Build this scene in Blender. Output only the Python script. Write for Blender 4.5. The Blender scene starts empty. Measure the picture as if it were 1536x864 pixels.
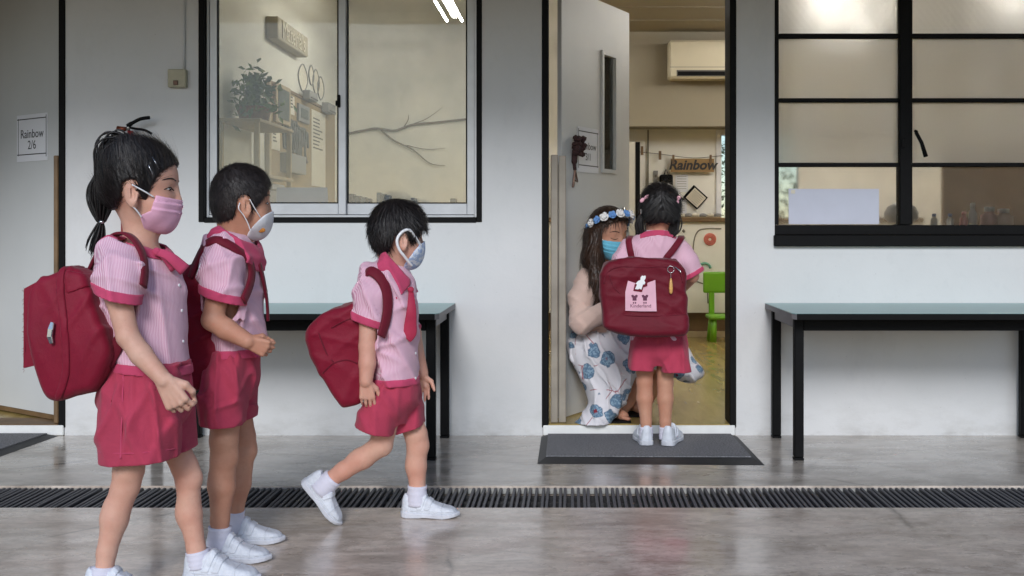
import bpy, bmesh, math, random
import numpy as np
from mathutils import Vector, Matrix, Euler
random.seed(7); np.random.seed(7)
R = math.radians
SC = bpy.context.scene
COL = SC.collection
# ------------------------------------------------------------------ camera, sky, sun, exposure
FP, VX, VY, CH, CD = 1650.0, 857.0, 345.0, 1.027, 5.5
cam = bpy.data.cameras.new('camera'); camo = bpy.data.objects.new('camera', cam); COL.objects.link(camo)
camo.location = (0, -CD, CH); camo.rotation_euler = (R(90), 0, 0)
cam.sensor_width = 36; cam.lens = FP/1536*36
cam.shift_x = -(VX-768)/1536; cam.shift_y = (VY-432)/1536
cam.clip_start = 0.05; cam.clip_end = 500
SC.camera = camo
SUN_EL, SUN_AZ = 29.0, 3.0          # degrees above the horizon; degrees to the left of straight behind the camera
W = bpy.data.worlds.new('World'); SC.world = W; W.use_nodes = True
nt = W.node_tree; nt.nodes.clear()
sky = nt.nodes.new('ShaderNodeTexSky'); sky.sky_type = 'NISHITA'; sky.sun_disc = False
sky.sun_elevation = R(SUN_EL); sky.sun_rotation = R(180+SUN_AZ)
sky.air_density = 1.0; sky.dust_density = 0.6; sky.ozone_density = 2.2
bg = nt.nodes.new('ShaderNodeBackground'); bg.inputs['Strength'].default_value = 0.055
wo = nt.nodes.new('ShaderNodeOutputWorld')
nt.links.new(sky.outputs[0], bg.inputs[0]); nt.links.new(bg.outputs[0], wo.inputs[0])
sun = bpy.data.lights.new('sun', 'SUN'); suno = bpy.data.objects.new('sun', sun); COL.objects.link(suno)
sun.energy = 0.8; sun.angle = R(17); sun.color = (0.975, 0.985, 1.0)
sd = Vector((math.sin(R(SUN_AZ))*math.cos(R(SUN_EL)), math.cos(R(SUN_AZ))*math.cos(R(SUN_EL)), -math.sin(R(SUN_EL))))
suno.rotation_euler = sd.to_track_quat('-Z', 'Y').to_euler(); suno.location = (-2, -12, 8)
SC.view_settings.view_transform = 'Standard'; SC.view_settings.look = 'None'
SC.view_settings.exposure = 1.36; SC.view_settings.gamma = 1.0; SC.view_settings.use_curve_mapping = False
SC.render.engine = 'CYCLES'
SC.cycles.max_bounces = 8; SC.cycles.transparent_max_bounces = 12; SC.cycles.caustics_reflective = False; SC.cycles.caustics_refractive = False

def P(px, py, d):
    return ((px-VX)*d/FP, d-CD, CH-(py-VY)*d/FP)
# ------------------------------------------------------------------ object helpers
def tag(o, label=None, cat=None, group=None, kind=None):
    if label: o['label'] = label
    if cat: o['category'] = cat
    if group: o['group'] = group
    if kind: o['kind'] = kind
    return o
def link(name, me, m=None, parent=None, smooth=False):
    o = bpy.data.objects.new(name, me); COL.objects.link(o)
    if m is not None:
        me.materials.clear(); me.materials.append(m)
    if smooth:
        me.polygons.foreach_set('use_smooth', [True]*len(me.polygons))
    if parent is not None:
        o.parent = parent
        o.matrix_parent_inverse = Matrix.Translation(parent.location).inverted()
    return o
def thing(name, label, cat, loc=(0,0,0), group=None):
    o = bpy.data.objects.new(name, None); COL.objects.link(o); o.location = loc
    o.empty_display_size = 0.1
    o.matrix_world = Matrix.Translation(loc)
    return tag(o, label, cat, group)
class MB:
    """collects shapes (world coordinates) into one mesh"""
    def __init__(s): s.bm = bmesh.new()
    def box(s, lo, hi, bev=0.0, rot=None, piv=None, seg=1):
        c = [(a+b)/2 for a, b in zip(lo, hi)]; e = [abs(b-a) for a, b in zip(lo, hi)]
        t = bmesh.new(); bmesh.ops.create_cube(t, size=1.0)
        for v in t.verts: v.co = Vector((v.co.x*e[0], v.co.y*e[1], v.co.z*e[2]))
        if bev > 0: bmesh.ops.bevel(t, geom=list(t.edges), offset=min(bev, min(e)*0.45), segments=seg, affect='EDGES', profile=0.5)
        M = Matrix.Translation(c)
        if rot is not None:
            pv = Vector(piv if piv is not None else c)
            M = Matrix.Translation(pv) @ rot.to_4x4() @ Matrix.Translation(Vector(c)-pv)
        t.transform(M); s._merge(t); return s
    def _merge(s, t):
        me = bpy.data.meshes.new('tmp'); t.to_mesh(me); t.free(); s.bm.from_mesh(me); bpy.data.meshes.remove(me)
    def tube(s, pts, rad, n=10, caps=True, flat=None):
        """swept tube; rad float or list; flat=(w,t,upfn): ribbon cross-section"""
        pts = [Vector(p) for p in pts]; N = len(pts)
        if not hasattr(rad, '__len__'): rad = [rad]*N
        rings = []; prev = None
        for i, p in enumerate(pts):
            tdir = (pts[min(i+1, N-1)]-pts[max(i-1, 0)]).normalized()
            if prev is None:
                up = Vector((0, 0, 1)) if abs(tdir.z) < .9 else Vector((0, 1, 0))
                u = tdir.cross(up).normalized()
            else:
                u = (prev - tdir*prev.dot(tdir)).normalized()
            prev = u; v = tdir.cross(u)
            ring = []
            for k in range(n):
                a = 2*math.pi*k/n
                ring.append(s.bm.verts.new(p + (u*math.cos(a)+v*math.sin(a))*rad[i]))
            rings.append(ring)
        for a, b in zip(rings, rings[1:]):
            for k in range(n):
                s.bm.faces.new((a[k], a[(k+1) % n], b[(k+1) % n], b[k]))
        if caps:
            s.bm.faces.new(rings[0][::-1]); s.bm.faces.new(rings[-1])
        return s
    def cyl(s, a, b, r, n=16, r2=None): return s.tube([a, b], [r, r if r2 is None else r2], n)
    def lathe(s, base, prof, n=24, axis=None):
        """prof: list of (radius, height) along +z from base"""
        B = Vector(base); rings = []
        M = Matrix.Identity(3) if axis is None else Vector((0,0,1)).rotation_difference(Vector(axis)).to_matrix()
        for r, h in prof:
            rings.append([s.bm.verts.new(B + M @ Vector((r*math.cos(2*math.pi*k/n), r*math.sin(2*math.pi*k/n), h))) for k in range(n)])
        for a, b in zip(rings, rings[1:]):
            for k in range(n): s.bm.faces.new((a[k], a[(k+1) % n], b[(k+1) % n], b[k]))
        s.bm.faces.new(rings[0][::-1]); s.bm.faces.new(rings[-1]); return s
    def ball(s, c, r, sc=(1,1,1), sub=2, rot=None):
        t = bmesh.new(); bmesh.ops.create_icosphere(t, subdivisions=sub, radius=r)
        for v in t.verts: v.co = Vector((v.co.x*sc[0], v.co.y*sc[1], v.co.z*sc[2]))
        if rot is not None: t.transform(rot.to_4x4())
        t.transform(Matrix.Translation(c)); s._merge(t); return s
    def prism(s, poly, vec):
        """closed polygon (3D points) extruded by vec"""
        v = Vector(vec); a = [s.bm.verts.new(Vector(p)) for p in poly]; b = [s.bm.verts.new(Vector(p)+v) for p in poly]
        n = len(poly); s.bm.faces.new(a[::-1]); s.bm.faces.new(b)
        for i in range(n): s.bm.faces.new((a[i], a[(i+1) % n], b[(i+1) % n], b[i]))
        return s
    def ribbon(s, pts, nrm, w, t=0.004):
        """strip of width w along pts, facing the normals nrm (list or one), thickness t"""
        pts = [Vector(p) for p in pts]; N = len(pts)
        ns = [Vector(n).normalized() for n in nrm] if hasattr(nrm[0], '__len__') else [Vector(nrm).normalized()]*N
        ws = w if hasattr(w, '__len__') else [w]*N
        rings = []
        for i, p in enumerate(pts):
            td = (pts[min(i+1, N-1)]-pts[max(i-1, 0)]).normalized()
            sd_ = td.cross(ns[i]).normalized(); nn = sd_.cross(td).normalized()
            h = ws[i]/2
            prof = [(-h, -t/2), (-h, t/2), (-h*.8, t), (h*.8, t), (h, t/2), (h, -t/2)]
            rings.append([s.bm.verts.new(p+sd_*a+nn*b) for a, b in prof])
        n = 6
        for a, b in zip(rings, rings[1:]):
            for k in range(n): s.bm.faces.new((a[k], a[(k+1) % n], b[(k+1) % n], b[k]))
        s.bm.faces.new(rings[0][::-1]); s.bm.faces.new(rings[-1]); return s
    def build(s, name, m, parent=None, smooth=False):
        bmesh.ops.recalc_face_normals(s.bm, faces=list(s.bm.faces))
        me = bpy.data.meshes.new(name); s.bm.to_mesh(me); s.bm.free()
        return link(name, me, m, parent, smooth)
def B(name, lo, hi, m, parent=None, bev=0.0): return MB().box(lo, hi, bev).build(name, m, parent)
def spline(pts, n=8):
    """Catmull-Rom through 3D points"""
    P_ = [Vector(p) for p in pts]; out = []
    for i in range(len(P_)-1):
        p0 = P_[max(i-1, 0)]; p1 = P_[i]; p2 = P_[i+1]; p3 = P_[min(i+2, len(P_)-1)]
        for k in range(n):
            t = k/n
            out.append(.5*((2*p1)+(p2-p0)*t+(2*p0-5*p1+4*p2-p3)*t*t+(3*p1-p0-3*p2+p3)*t**3))
    out.append(P_[-1]); return out
def text_mesh(name, body, size, M, m, parent=None, depth=0.001, align='CENTER', bold=0.0, shear=0.0):
    cu = bpy.data.curves.new(name, 'FONT'); cu.body = body; cu.size = size; cu.align_x = align; cu.align_y = 'CENTER'
    cu.extrude = depth; cu.offset = bold; cu.shear = shear; cu.resolution_u = 3
    t = bpy.data.objects.new('tmp_text', cu); COL.objects.link(t)
    dg = bpy.context.evaluated_depsgraph_get()
    me = bpy.data.meshes.new_from_object(t.evaluated_get(dg)); me.name = name
    bpy.data.objects.remove(t); bpy.data.curves.remove(cu)
    me.transform(M)
    return link(name, me, m, parent)
# ------------------------------------------------------------------ materials
def srgb(r, g, b):
    f = lambda c: c/12.92 if c <= .04045 else ((c+.055)/1.055)**2.4
    return (f(r/255), f(g/255), f(b/255))
class NT:
    def __init__(s, name):
        s.m = bpy.data.materials.new(name); s.m.use_nodes = True; s.t = s.m.node_tree; s.b = s.t.nodes['Principled BSDF']
        s.co = s.t.nodes.new('ShaderNodeTexCoord').outputs['Object']
    def n(s, ty, **kw):
        nd = s.t.nodes.new(ty)
        for k, v in kw.items():
            if k in nd.inputs: nd.inputs[k].default_value = v
            else: setattr(nd, k, v)
        return nd
    def l(s, a, b): s.t.links.new(a, b)
    def map(s, scale=(1,1,1), rot=(0,0,0), src=None):
        nd = s.n('ShaderNodeMapping'); nd.inputs['Scale'].default_value = scale; nd.inputs['Rotation'].default_value = rot
        s.l(src or s.co, nd.inputs['Vector']); return nd.outputs[0]
    def noise(s, scale, detail=4, rough=.55, vec=None, dist=0.0):
        nd = s.n('ShaderNodeTexNoise'); nd.inputs['Scale'].default_value = scale; nd.inputs['Detail'].default_value = detail
        nd.inputs['Roughness'].default_value = rough; nd.inputs['Distortion'].default_value = dist
        s.l(vec or s.co, nd.inputs['Vector']); return nd.outputs['Fac']
    def ramp(s, fac, stops):
        nd = s.n('ShaderNodeValToRGB'); e = nd.color_ramp.elements
        while len(e) < len(stops): e.new(0.5)
        for el, (p, c) in zip(e, stops):
            el.position = p; el.color = (c[0], c[1], c[2], 1) if hasattr(c, '__len__') else (c, c, c, 1)
        s.l(fac, nd.inputs[0]); return nd.outputs[0]
    def mix(s, fac, a, b, mode='MIX'):
        nd = s.n('ShaderNodeMix', data_type='RGBA', blend_type=mode)
        for sock, v in ((nd.inputs[0], fac), (nd.inputs[6], a), (nd.inputs[7], b)):
            if isinstance(v, (int, float)): sock.default_value = v
            elif isinstance(v, tuple): sock.default_value = (*v[:3], 1)
            else: s.l(v, sock)
        return nd.outputs[2]
    def math(s, op, a, b=0.0):
        nd = s.n('ShaderNodeMath', operation=op)
        for sock, v in ((nd.inputs[0], a), (nd.inputs[1], b)):
            if isinstance(v, (int, float)): sock.default_value = v
            else: s.l(v, sock)
        return nd.outputs[0]
    def bump(s, h, strength=.3, dist=.002):
        nd = s.n('ShaderNodeBump'); nd.inputs['Strength'].default_value = strength; nd.inputs['Distance'].default_value = dist
        s.l(h, nd.inputs['Height']); s.l(nd.outputs[0], s.b.inputs['Normal'])
    def col(s, c):
        if isinstance(c, tuple): s.b.inputs['Base Color'].default_value = (*c[:3], 1)
        else: s.l(c, s.b.inputs['Base Color'])
    def set(s, **kw):
        for k, v in kw.items():
            k = k.replace('_', ' ')
            if isinstance(v, (int, float)): s.b.inputs[k].default_value = v
            elif isinstance(v, tuple): s.b.inputs[k].default_value = (*v, 1) if len(v) == 3 and s.b.inputs[k].type == 'RGBA' else v
            else: s.l(v, s.b.inputs[k])
def plain(name, c, rough=.6, var=.12, nscale=8, bump=.0, bscale=200, metal=0.0, spec=.5, bdist=.001):
    k = NT(name); f = k.noise(nscale, 5)
    lo = tuple(x*(1-var) for x in c); hi = tuple(min(1, x*(1+var)) for x in c)
    k.col(k.ramp(f, [(.3, lo), (.7, hi)])); k.set(Roughness=rough, Metallic=metal); k.b.inputs['Specular IOR Level'].default_value = spec
    if bump > 0: k.bump(k.noise(bscale, 3), bump, bdist)
    return k.m
M = {}
# ------------------------------------------------------------------ setting materials
def m_wall():
    k = NT('painted_wall')
    big = k.noise(1.1, 5, .6); fine = k.noise(14, 6, .65)
    c = k.mix(k.ramp(big, [(.35, 0), (.7, 1)]), srgb(204, 205, 206), srgb(214, 214, 215))
    c = k.mix(k.ramp(fine, [(.55, 0), (.8, .35)]), c, srgb(192, 193, 195))
    # scuffs and splash stains towards the foot of the wall
    sep = k.n('ShaderNodeSeparateXYZ'); k.l(k.co, sep.inputs[0])
    foot = k.ramp(sep.outputs[2], [(.0, 1), (.05, .45), (.22, 0)])
    st = k.ramp(k.noise(6, 6, .7, k.map((1.0, 1, 2.2))), [(.45, 0), (.72, 1)])
    c = k.mix(k.math('MULTIPLY', k.math('MULTIPLY', foot, st), .55), c, srgb(140, 136, 128))
    scr = k.ramp(k.noise(9, 8, .75, k.map((.6, 1, 3))), [(.70, 0), (.74, 1)])
    c = k.mix(k.math('MULTIPLY', scr, .45), c, srgb(168, 168, 168))
    spk = k.ramp(k.noise(55, 3, .5), [(.735, 0), (.75, 1)]); c = k.mix(k.math('MULTIPLY', spk, .5), c, srgb(128, 126, 122))
    smu = k.ramp(k.noise(2.2, 6, .7, k.map((1, 1, .6))), [(.56, 0), (.74, .30)]); c = k.mix(smu, c, srgb(184, 184, 184))
    k.col(c); k.set(Roughness=.55)
    k.bump(k.math('ADD', k.noise(60, 4, .6), k.math('MULTIPLY', k.noise(7, 3), 1.5)), .25, .002)
    return k.m
def m_floor():
    k = NT('polished_concrete')
    a = k.noise(.9, 6, .6); b_ = k.noise(5.5, 8, .7, k.map((.55, 1.5, 1)), .6); c_ = k.noise(45, 5, .7)
    c = k.mix(k.ramp(a, [(.35, 0), (.65, 1)]), srgb(214, 199, 185), srgb(230, 215, 201))
    c = k.mix(k.ramp(b_, [(.42, 0), (.70, 1)]), c, srgb(160, 145, 131))
    stk = k.noise(6, 9, .72, k.map((.75, 1.5, 1)), 1.0); c = k.mix(k.ramp(stk, [(.52, 0), (.66, .4)]), c, srgb(150, 136, 124)); c = k.mix(k.ramp(stk, [(.30, .4), (.42, 0)]), c, srgb(222, 212, 202))
    c = k.mix(k.ramp(k.noise(2.3, 5, .6, k.map((.6, 1.3, 1))), [(.55, 0), (.75, .5)]), c, srgb(202, 178, 166))
    c = k.mix(k.ramp(k.noise(11, 8, .75, k.map((.7, 1.2, 1)), 1.2), [(.46, 0), (.66, .55)]), c, srgb(150, 134, 122))
    c = k.mix(k.ramp(c_, [(.52, 0), (.75, .6)]), c, srgb(134, 127, 120))
    # the strip along the wall is older and greyer, worn by foot traffic
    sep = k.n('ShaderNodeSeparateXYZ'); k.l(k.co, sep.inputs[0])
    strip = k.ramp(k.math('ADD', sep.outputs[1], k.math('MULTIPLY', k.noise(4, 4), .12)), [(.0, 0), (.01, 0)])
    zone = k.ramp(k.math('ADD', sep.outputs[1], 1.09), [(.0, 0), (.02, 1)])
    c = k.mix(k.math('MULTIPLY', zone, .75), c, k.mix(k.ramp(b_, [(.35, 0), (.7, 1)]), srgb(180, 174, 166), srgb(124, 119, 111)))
    # hairline cracks
    v = k.n('ShaderNodeTexVoronoi', feature='DISTANCE_TO_EDGE'); v.inputs['Scale'].default_value = .55
    w = k.n('ShaderNodeMix', data_type='VECTOR'); w.inputs[0].default_value = .12
    nz = k.n('ShaderNodeTexNoise'); nz.inputs['Scale'].default_value = 3.5; nz.inputs['Detail'].default_value = 8; k.l(k.co, nz.inputs['Vector'])
    k.l(k.co, w.inputs[4]); k.l(nz.outputs['Color'], w.inputs[5]); k.l(w.outputs[1], v.inputs['Vector'])
    cr = k.ramp(v.outputs['Distance'], [(.0, 1), (.006, 0)])
    gate = k.ramp(k.noise(1.7, 3), [(.48, 0), (.56, 1)])
    crk = k.math('MULTIPLY', cr, gate)
    c = k.mix(k.math('MULTIPLY', crk, .6), c, srgb(80, 74, 68))
    # tiny flecks of litter and grit
    sp = k.n('ShaderNodeTexVoronoi'); sp.inputs['Scale'].default_value = 9; sp.inputs['Randomness'].default_value = 1; k.l(k.co, sp.inputs['Vector'])
    dot = k.ramp(sp.outputs['Distance'], [(.0, 1), (.035, 1), (.05, 0)])
    c = k.mix(k.math('MULTIPLY', dot, k.ramp(k.noise(1.3, 2), [(.5, 0), (.6, .7)])), c, srgb(70, 64, 58))
    k.col(c)
    wet = k.ramp(k.noise(1.6, 6, .65, k.map((.8, 1.6, 1))), [(.38, .11), (.62, .34)])
    rr = k.math('ADD', wet, k.math('MULTIPLY', k.noise(30, 4), .08))
    k.set(Roughness=rr, Coat_Weight=k.ramp(k.noise(2.2, 6, .7, k.map((.7, 1.8, 1))), [(.38, .12), (.62, .75)]), Coat_Roughness=k.math('MULTIPLY', wet, .7)); k.b.inputs['Coat IOR'].default_value = 1.5; k.b.inputs['Specular IOR Level'].default_value = .55
    k.bump(k.math('SUBTRACT', k.math('ADD', k.noise(18, 5), k.math('MULTIPLY', k.noise(140, 4), .35)), crk), .12, .003)
    return k.m
M['wall'] = m_wall(); M['floor'] = m_floor()
def m_black():
    k = NT('black_paint'); f = k.noise(30, 5); chip = k.ramp(k.noise(38, 6, .75), [(.74, 0), (.76, 1)])
    k.col(k.mix(k.math('MULTIPLY', chip, .6), k.mix(f, (.003, .003, .0035), (.007, .007, .0075)), (.16, .16, .15)))
    k.set(Roughness=.6); k.b.inputs['Specular IOR Level'].default_value = .12
    k.bump(k.noise(80, 3), .15, .001); return k.m
M['black'] = m_black()
M['alu'] = plain('aluminium', srgb(186, 190, 196), .38, .06, 12, .06, 300, metal=.35)
M['door'] = plain('door_paint', srgb(204, 206, 206), .5, .03, 3, .08, 60)
M['guardwood'] = plain('worn_timber', srgb(150, 142, 130), .6, .2, 6, .2, 90)
M['brownwood'] = plain('brown_timber', srgb(112, 88, 60), .55, .25, 9, .2, 90)
M['paper'] = plain('paper', srgb(226, 227, 232), .8, .02, 5)
M['ink'] = plain('ink', (.03, .03, .035), .7, .0)
M['cream'] = plain('cream_wall', srgb(216, 212, 200), .75, .03, 2, .05, 50)
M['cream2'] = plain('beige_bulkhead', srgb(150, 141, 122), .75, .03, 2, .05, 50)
M['whitewall'] = plain('white_partition', srgb(236, 233, 224), .7, .03, 2)
M['ceil'] = plain('ceiling_board', srgb(160, 150, 130), .8, .03, 2)
M['joint'] = plain('ceiling_joint', srgb(150, 142, 124), .8, .03, 2)
M['vinyl'] = None
k = NT('vinyl_floor'); g = k.noise(3, 8, .7, k.map((3.5, .6, 1)), 1.0)
k.col(k.ramp(g, [(.3, srgb(140, 120, 66)), (.55, srgb(164, 143, 86)), (.75, srgb(182, 162, 104))])); k.set(Roughness=.22); M['vinyl'] = k.m
M['sillwhite'] = plain('white_sill_paint', srgb(226, 227, 226), .5, .05, 20, .15, 120)
M['canopy'] = plain('canopy_soffit', srgb(66, 74, 82), .8, .05, 1)
M['grate'] = plain('grate_plastic', srgb(84, 84, 88), .5, .15, 40, .1, 150)
M['gratedark'] = plain('grate_rail', srgb(38, 38, 40), .6, .15, 40)
M['pit'] = plain('drain_channel', srgb(30, 29, 28), .9, .3, 10)
M['nosing'] = plain('concrete_edge', srgb(170, 170, 166), .7, .12, 30, .3, 90)
# ------------------------------------------------------------------ ground with the drain channel
GX0, GX1 = -14, 14
YF, YN = -1.085, -1.432             # far and near edge of the channel
gm = MB()
gm.box((GX0, YF, -.10), (GX1, .12, 0)); gm.box((GX0, -2.75, -.10), (GX1, YN, 0))
tag(gm.build('ground', M['floor']), kind='structure')
M['dim_bounce_ground'] = plain('dim_bounce_ground', (.05, .05, .052), .8, .3, 20, .4, 200)
tag(B('unseen_dark_ground', (-60, -60, -.25), (60, -2.752, -.12), M['dim_bounce_ground']), kind='structure')  # unseen dark sheet, added so less light bounces up onto the wall
ch = MB(); ch.box((GX0, YN-.05, -.34), (GX1, YF+.05, -.30)); ch.box((GX0, YF+.001, -.30), (GX1, YF+.05, -.101)); ch.box((GX0, YN-.05, -.30), (GX1, YN-.001, -.101))
tag(ch.build('drain_channel', M['pit']), kind='structure')
gr = thing('drain_grate', 'dark slotted plastic grate covering the drain channel across the concrete floor', 'drain grate', (0, YF, 0))
sl0 = None; pitch = .0232
nsl = int((2.35+2.62)/pitch)
rs = random.Random(3)
for i in range(nsl):
    x = -2.62+i*pitch
    if sl0 is None:
        sl0 = MB().box((-.0058, YN+.012, -.020), (.0058, YF-.012, 0.0), .0025).build('slat', M['grate'], gr); o = sl0
    else:
        o = sl0.copy(); COL.objects.link(o); o.parent = gr; o.matrix_parent_inverse = sl0.matrix_parent_inverse.copy()
    o.location = (x, 0, -.003-rs.random()*.0015); o.rotation_euler = (0, 0, rs.uniform(-.004, .004))
for f in (.26, .53, .80):
    y = YF+(YN-YF)*f
    B('rail', (-2.64, y-.016, -.046), (2.37, y+.016, -.021), M['gratedark'], gr)
B('edge_strip', (-2.64, YF-.011, -.03), (2.37, YF-.001, -.010), M['nosing'], gr)
B('edge_strip', (-2.64, YN+.001, -.03), (2.37, YN+.010, -.008), M['gratedark'], gr)
# ------------------------------------------------------------------ the facade wall with its openings
TH, HW = .15, 3.05
def wx(px): return (px-VX)/300.0
def wz(py): return (653-py)/300.0
D1 = (-3.62, wx(97)); D2 = (wx(814), wx(1103)); W1 = (wx(299), wx(722), wz(333), 2.42); W2 = (wx(1162), 3.1, wz(368), 2.42)
DH = 2.42
wm = MB()
def panel(x0, x1, z0, z1): wm.box((x0, 0, z0), (x1, TH, z1))
wm.box((-6, 0, HW), (6, TH, 3.5)); panel(-6, D1[0], 0, HW); panel(D1[0], D1[1], DH, HW)
panel(D1[1], W1[0], 0, HW); panel(W1[0], W1[1], 0, W1[2]); panel(W1[0], W1[1], W1[3], HW)
panel(W1[1], D2[0], 0, HW); panel(D2[0], D2[1], DH, HW)
panel(D2[1], W2[0], 0, HW); panel(W2[0], W2[1], 0, W2[2]); panel(W2[0], W2[1], W2[3], HW); panel(W2[1], 6, 0, HW)
tag(wm.build('facade_wall', M['wall']), 'white painted classroom wall with two door openings and two windows', 'wall')
# roof over the walkway
cm = MB(); cm.box((-14, -1.95, 2.53), (14, -.001, 2.66)); cm.box((-14, -2.08, 2.47), (14, -1.951, 2.72)); cm.box((-14, .151, 3.51), (14, 5.2, 3.6))
tag(cm.build('walkway_roof', M['canopy']), 'flat grey roof slab over the covered walkway', 'roof')
# ------------------------------------------------------------------ rooms behind the wall
RY = 4.75; RC = 2.82; FZ = .055
def st(name, lo, hi, m): return tag(B(name, lo, hi, m), kind='structure')
st('room_floor', (-6, TH+.002, -.1), (6, RY, FZ), M['vinyl'])
st('room_ceiling', (-.05, TH+.002, RC), (6, RY, RC+.1), M['ceil']); st('room_ceiling', (-6, TH+.002, 3.42), (-.05, RY, 3.5), M['ceil']); st('ceiling_drop', (-.06, TH+.002, RC+.101), (-.0501, RY, 3.42), M['cream'])
st('back_wall', (-6, RY, -.1), (.62, RY+.1, RC+.1), M['cream']) if False else None
# back wall with an opening to the garden on the right of the doorway view
bw = MB(); gx0 = P(1077, 0, 10.25)[0]; gx1 = gx0+.75; gz0, gz1 = 1.08, 1.96
bw.box((-6, RY, -.1), (gx0, RY+.1, 3.5)); bw.box((gx1, RY, -.1), (6, RY+.1, RC+.1)); bw.box((gx0, RY, -.1), (gx1, RY+.1, gz0)); bw.box((gx0, RY, gz1), (gx1, RY+.1, RC+.1))
tag(bw.build('back_wall', M['whitewall']), kind='structure')
st('partition_wall', (-2.27, TH+.002, FZ), (-2.15, RY, 3.42), M['cream'])
st('side_wall', (-6, TH+.002, FZ), (-5.9, RY, 3.42), M['cream']); st('side_wall', (5.9, TH+.002, FZ), (6, RY, RC), M['cream'])
inner = MB()
def ip(x0, x1, z0, z1): inner.box((x0, TH+.002, z0), (x1, TH+.012, z1))
ip(D1[1]+.02, W1[0], FZ, RC); ip(W1[0], W1[1], FZ, W1[2]); ip(W1[1], D2[0], FZ, RC); ip(D2[1], W2[0], FZ, RC); ip(W2[0], W2[1], FZ, W2[2])
tag(inner.build('inner_wall_face', M['cream']), kind='structure')
# bulkhead beam over the far end, ceiling joints
st('bulkhead', (-.05, RY-.30, 1.965), (5.9, RY, RC), M['cream2'])
for i in range(5):
    y = RY-.32-.55*(i+1); tag(B('ceiling_joint', (-.05, y, RC-.006), (5.9, y+.018, RC), M['joint']), kind='structure')
# fluorescent tubes, lit
k = NT('lit_tube'); k.b.inputs['Emission Color'].default_value = (1, .97, .92, 1); k.b.inputs['Emission Strength'].default_value = 38; k.col((.9, .9, .85)); M['tube'] = k.m
M['fit'] = plain('lamp_fitting', srgb(230, 230, 226), .4, .03)
M['greycap'] = plain('lamp_cap', srgb(120, 118, 112), .5, .03)
fixpos = [(-.965, 2.35, 3.58, 'above the twig'), (1.9, 1.9, 3.1, 'behind the steel window'), (3.3, 1.7, 2.9, 'past the steel window'), (2.3, 2.9, 4.1, 'over the low cupboard')]  # the last fitting is out of view, added to brighten the back wall
for (fx, y0, y1, wh) in fixpos:
    t = thing('ceiling_light', 'lit twin fluorescent tube fitting on the classroom ceiling '+wh, 'ceiling light', (fx, y0, RC-.1), 'lit classroom ceiling lights')
    (B('hanger', (fx-.01, (y0+y1)/2-.01, RC), (fx+.01, (y0+y1)/2+.01, 3.419), M['fit'], t) if fx < 0 else None); B('housing', (fx-.02, y0-.02, RC-.045), (fx+.02, y1+.02, RC-.001), M['fit'], t, .006)
    for dx in (-.062, .062):
        tb = MB().cyl((fx+dx, y0, RC-.066), (fx+dx, y1, RC-.066), .009, 12).build('tube', M['tube'], t, True)
        for yy in (y0-.015, y1+.001):
            MB().box((fx+dx-.010, yy, RC-.077), (fx+dx+.010, yy+.014, RC-.055), .003).build('holder', M['greycap'], t)
# greenery outside the far opening
k = NT('leaf'); k.col(k.ramp(k.noise(9, 4), [(.3, (.03, .07, .015)), (.7, (.12, .2, .04))])); k.set(Roughness=.5); M['leaf'] = k.m
rs = random.Random(11)
lm = bmesh.new()
for i in range(3600):
    x = rs.uniform(gx0-.4, gx1+.6); y = rs.uniform(RY+.4, RY+1.3); z = rs.uniform(.3, 1.92)
    q = Euler((rs.uniform(-1, 1), rs.uniform(-1, 1), rs.uniform(0, 6.3))).to_matrix()
    vs = [lm.verts.new(Vector((x, y, z))+q @ Vector(v)) for v in ((-.03, 0, 0), (0, -.012, 0), (.04, 0, .008), (0, .012, 0))]
    lm.faces.new(vs)
me = bpy.data.meshes.new('leaves'); lm.to_mesh(me); lm.free()
hd = thing('garden_hedge', 'green leafy hedge seen through the far opening of the room', 'hedge', (gx0+.5, RY+.9, 0))
link('foliage', me, M['leaf'], hd)
hs = MB()
for i in range(5): hs.tube(spline([(gx0+.1+i*.3, RY+.9, -.05), (gx0+.12+i*.3, RY+.9, .5), (gx0+.05+i*.32, RY+.85, 1.5)], 4), [.02]*8+[.008], 6)
hs.build('stems', M['brownwood'], hd)
# ------------------------------------------------------------------ door frames
def doorframe(name, label, x0, x1, y0, guard=None, depth=.175):
    t = thing(name, label, 'door frame', ((x0+x1)/2, 0, 0))
    w = .028
    B('jamb', (x0-.004, -.008, FZ-.015), (x0+w, depth, DH), M['black'], t, .003)
    B('jamb', (x1-w, -.008, FZ-.015), (x1+.004, depth, DH), M['black'], t, .003)
    B('head', (x0-.004, -.008, DH), (x1+.004, depth, DH+.05), M['black'], t, .003)
    s = MB().box((x0+.002, -.012, .001), (x1-.002, TH-.004, FZ-.003), .004).build('sill', M['sillwhite'], t)
    B('sill_board', (x0+w+.001, -.010, FZ-.0025), (x1-w-.001, TH+.03, FZ+.003), M['brownwood'] if guard == 'brown' else M['vinyl'], t, .002)
    return t
df1 = doorframe('door_frame', 'black painted door frame of the doorway beside the loose red fire extinguisher', D1[0], D1[1], 0, 'brown')
df1['label'] = 'black painted frame of the doorway with the number 2/6 door'
df2 = doorframe('door_frame', 'black painted frame of the open doorway where the woman crouches', D2[0], D2[1], 0)
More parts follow.
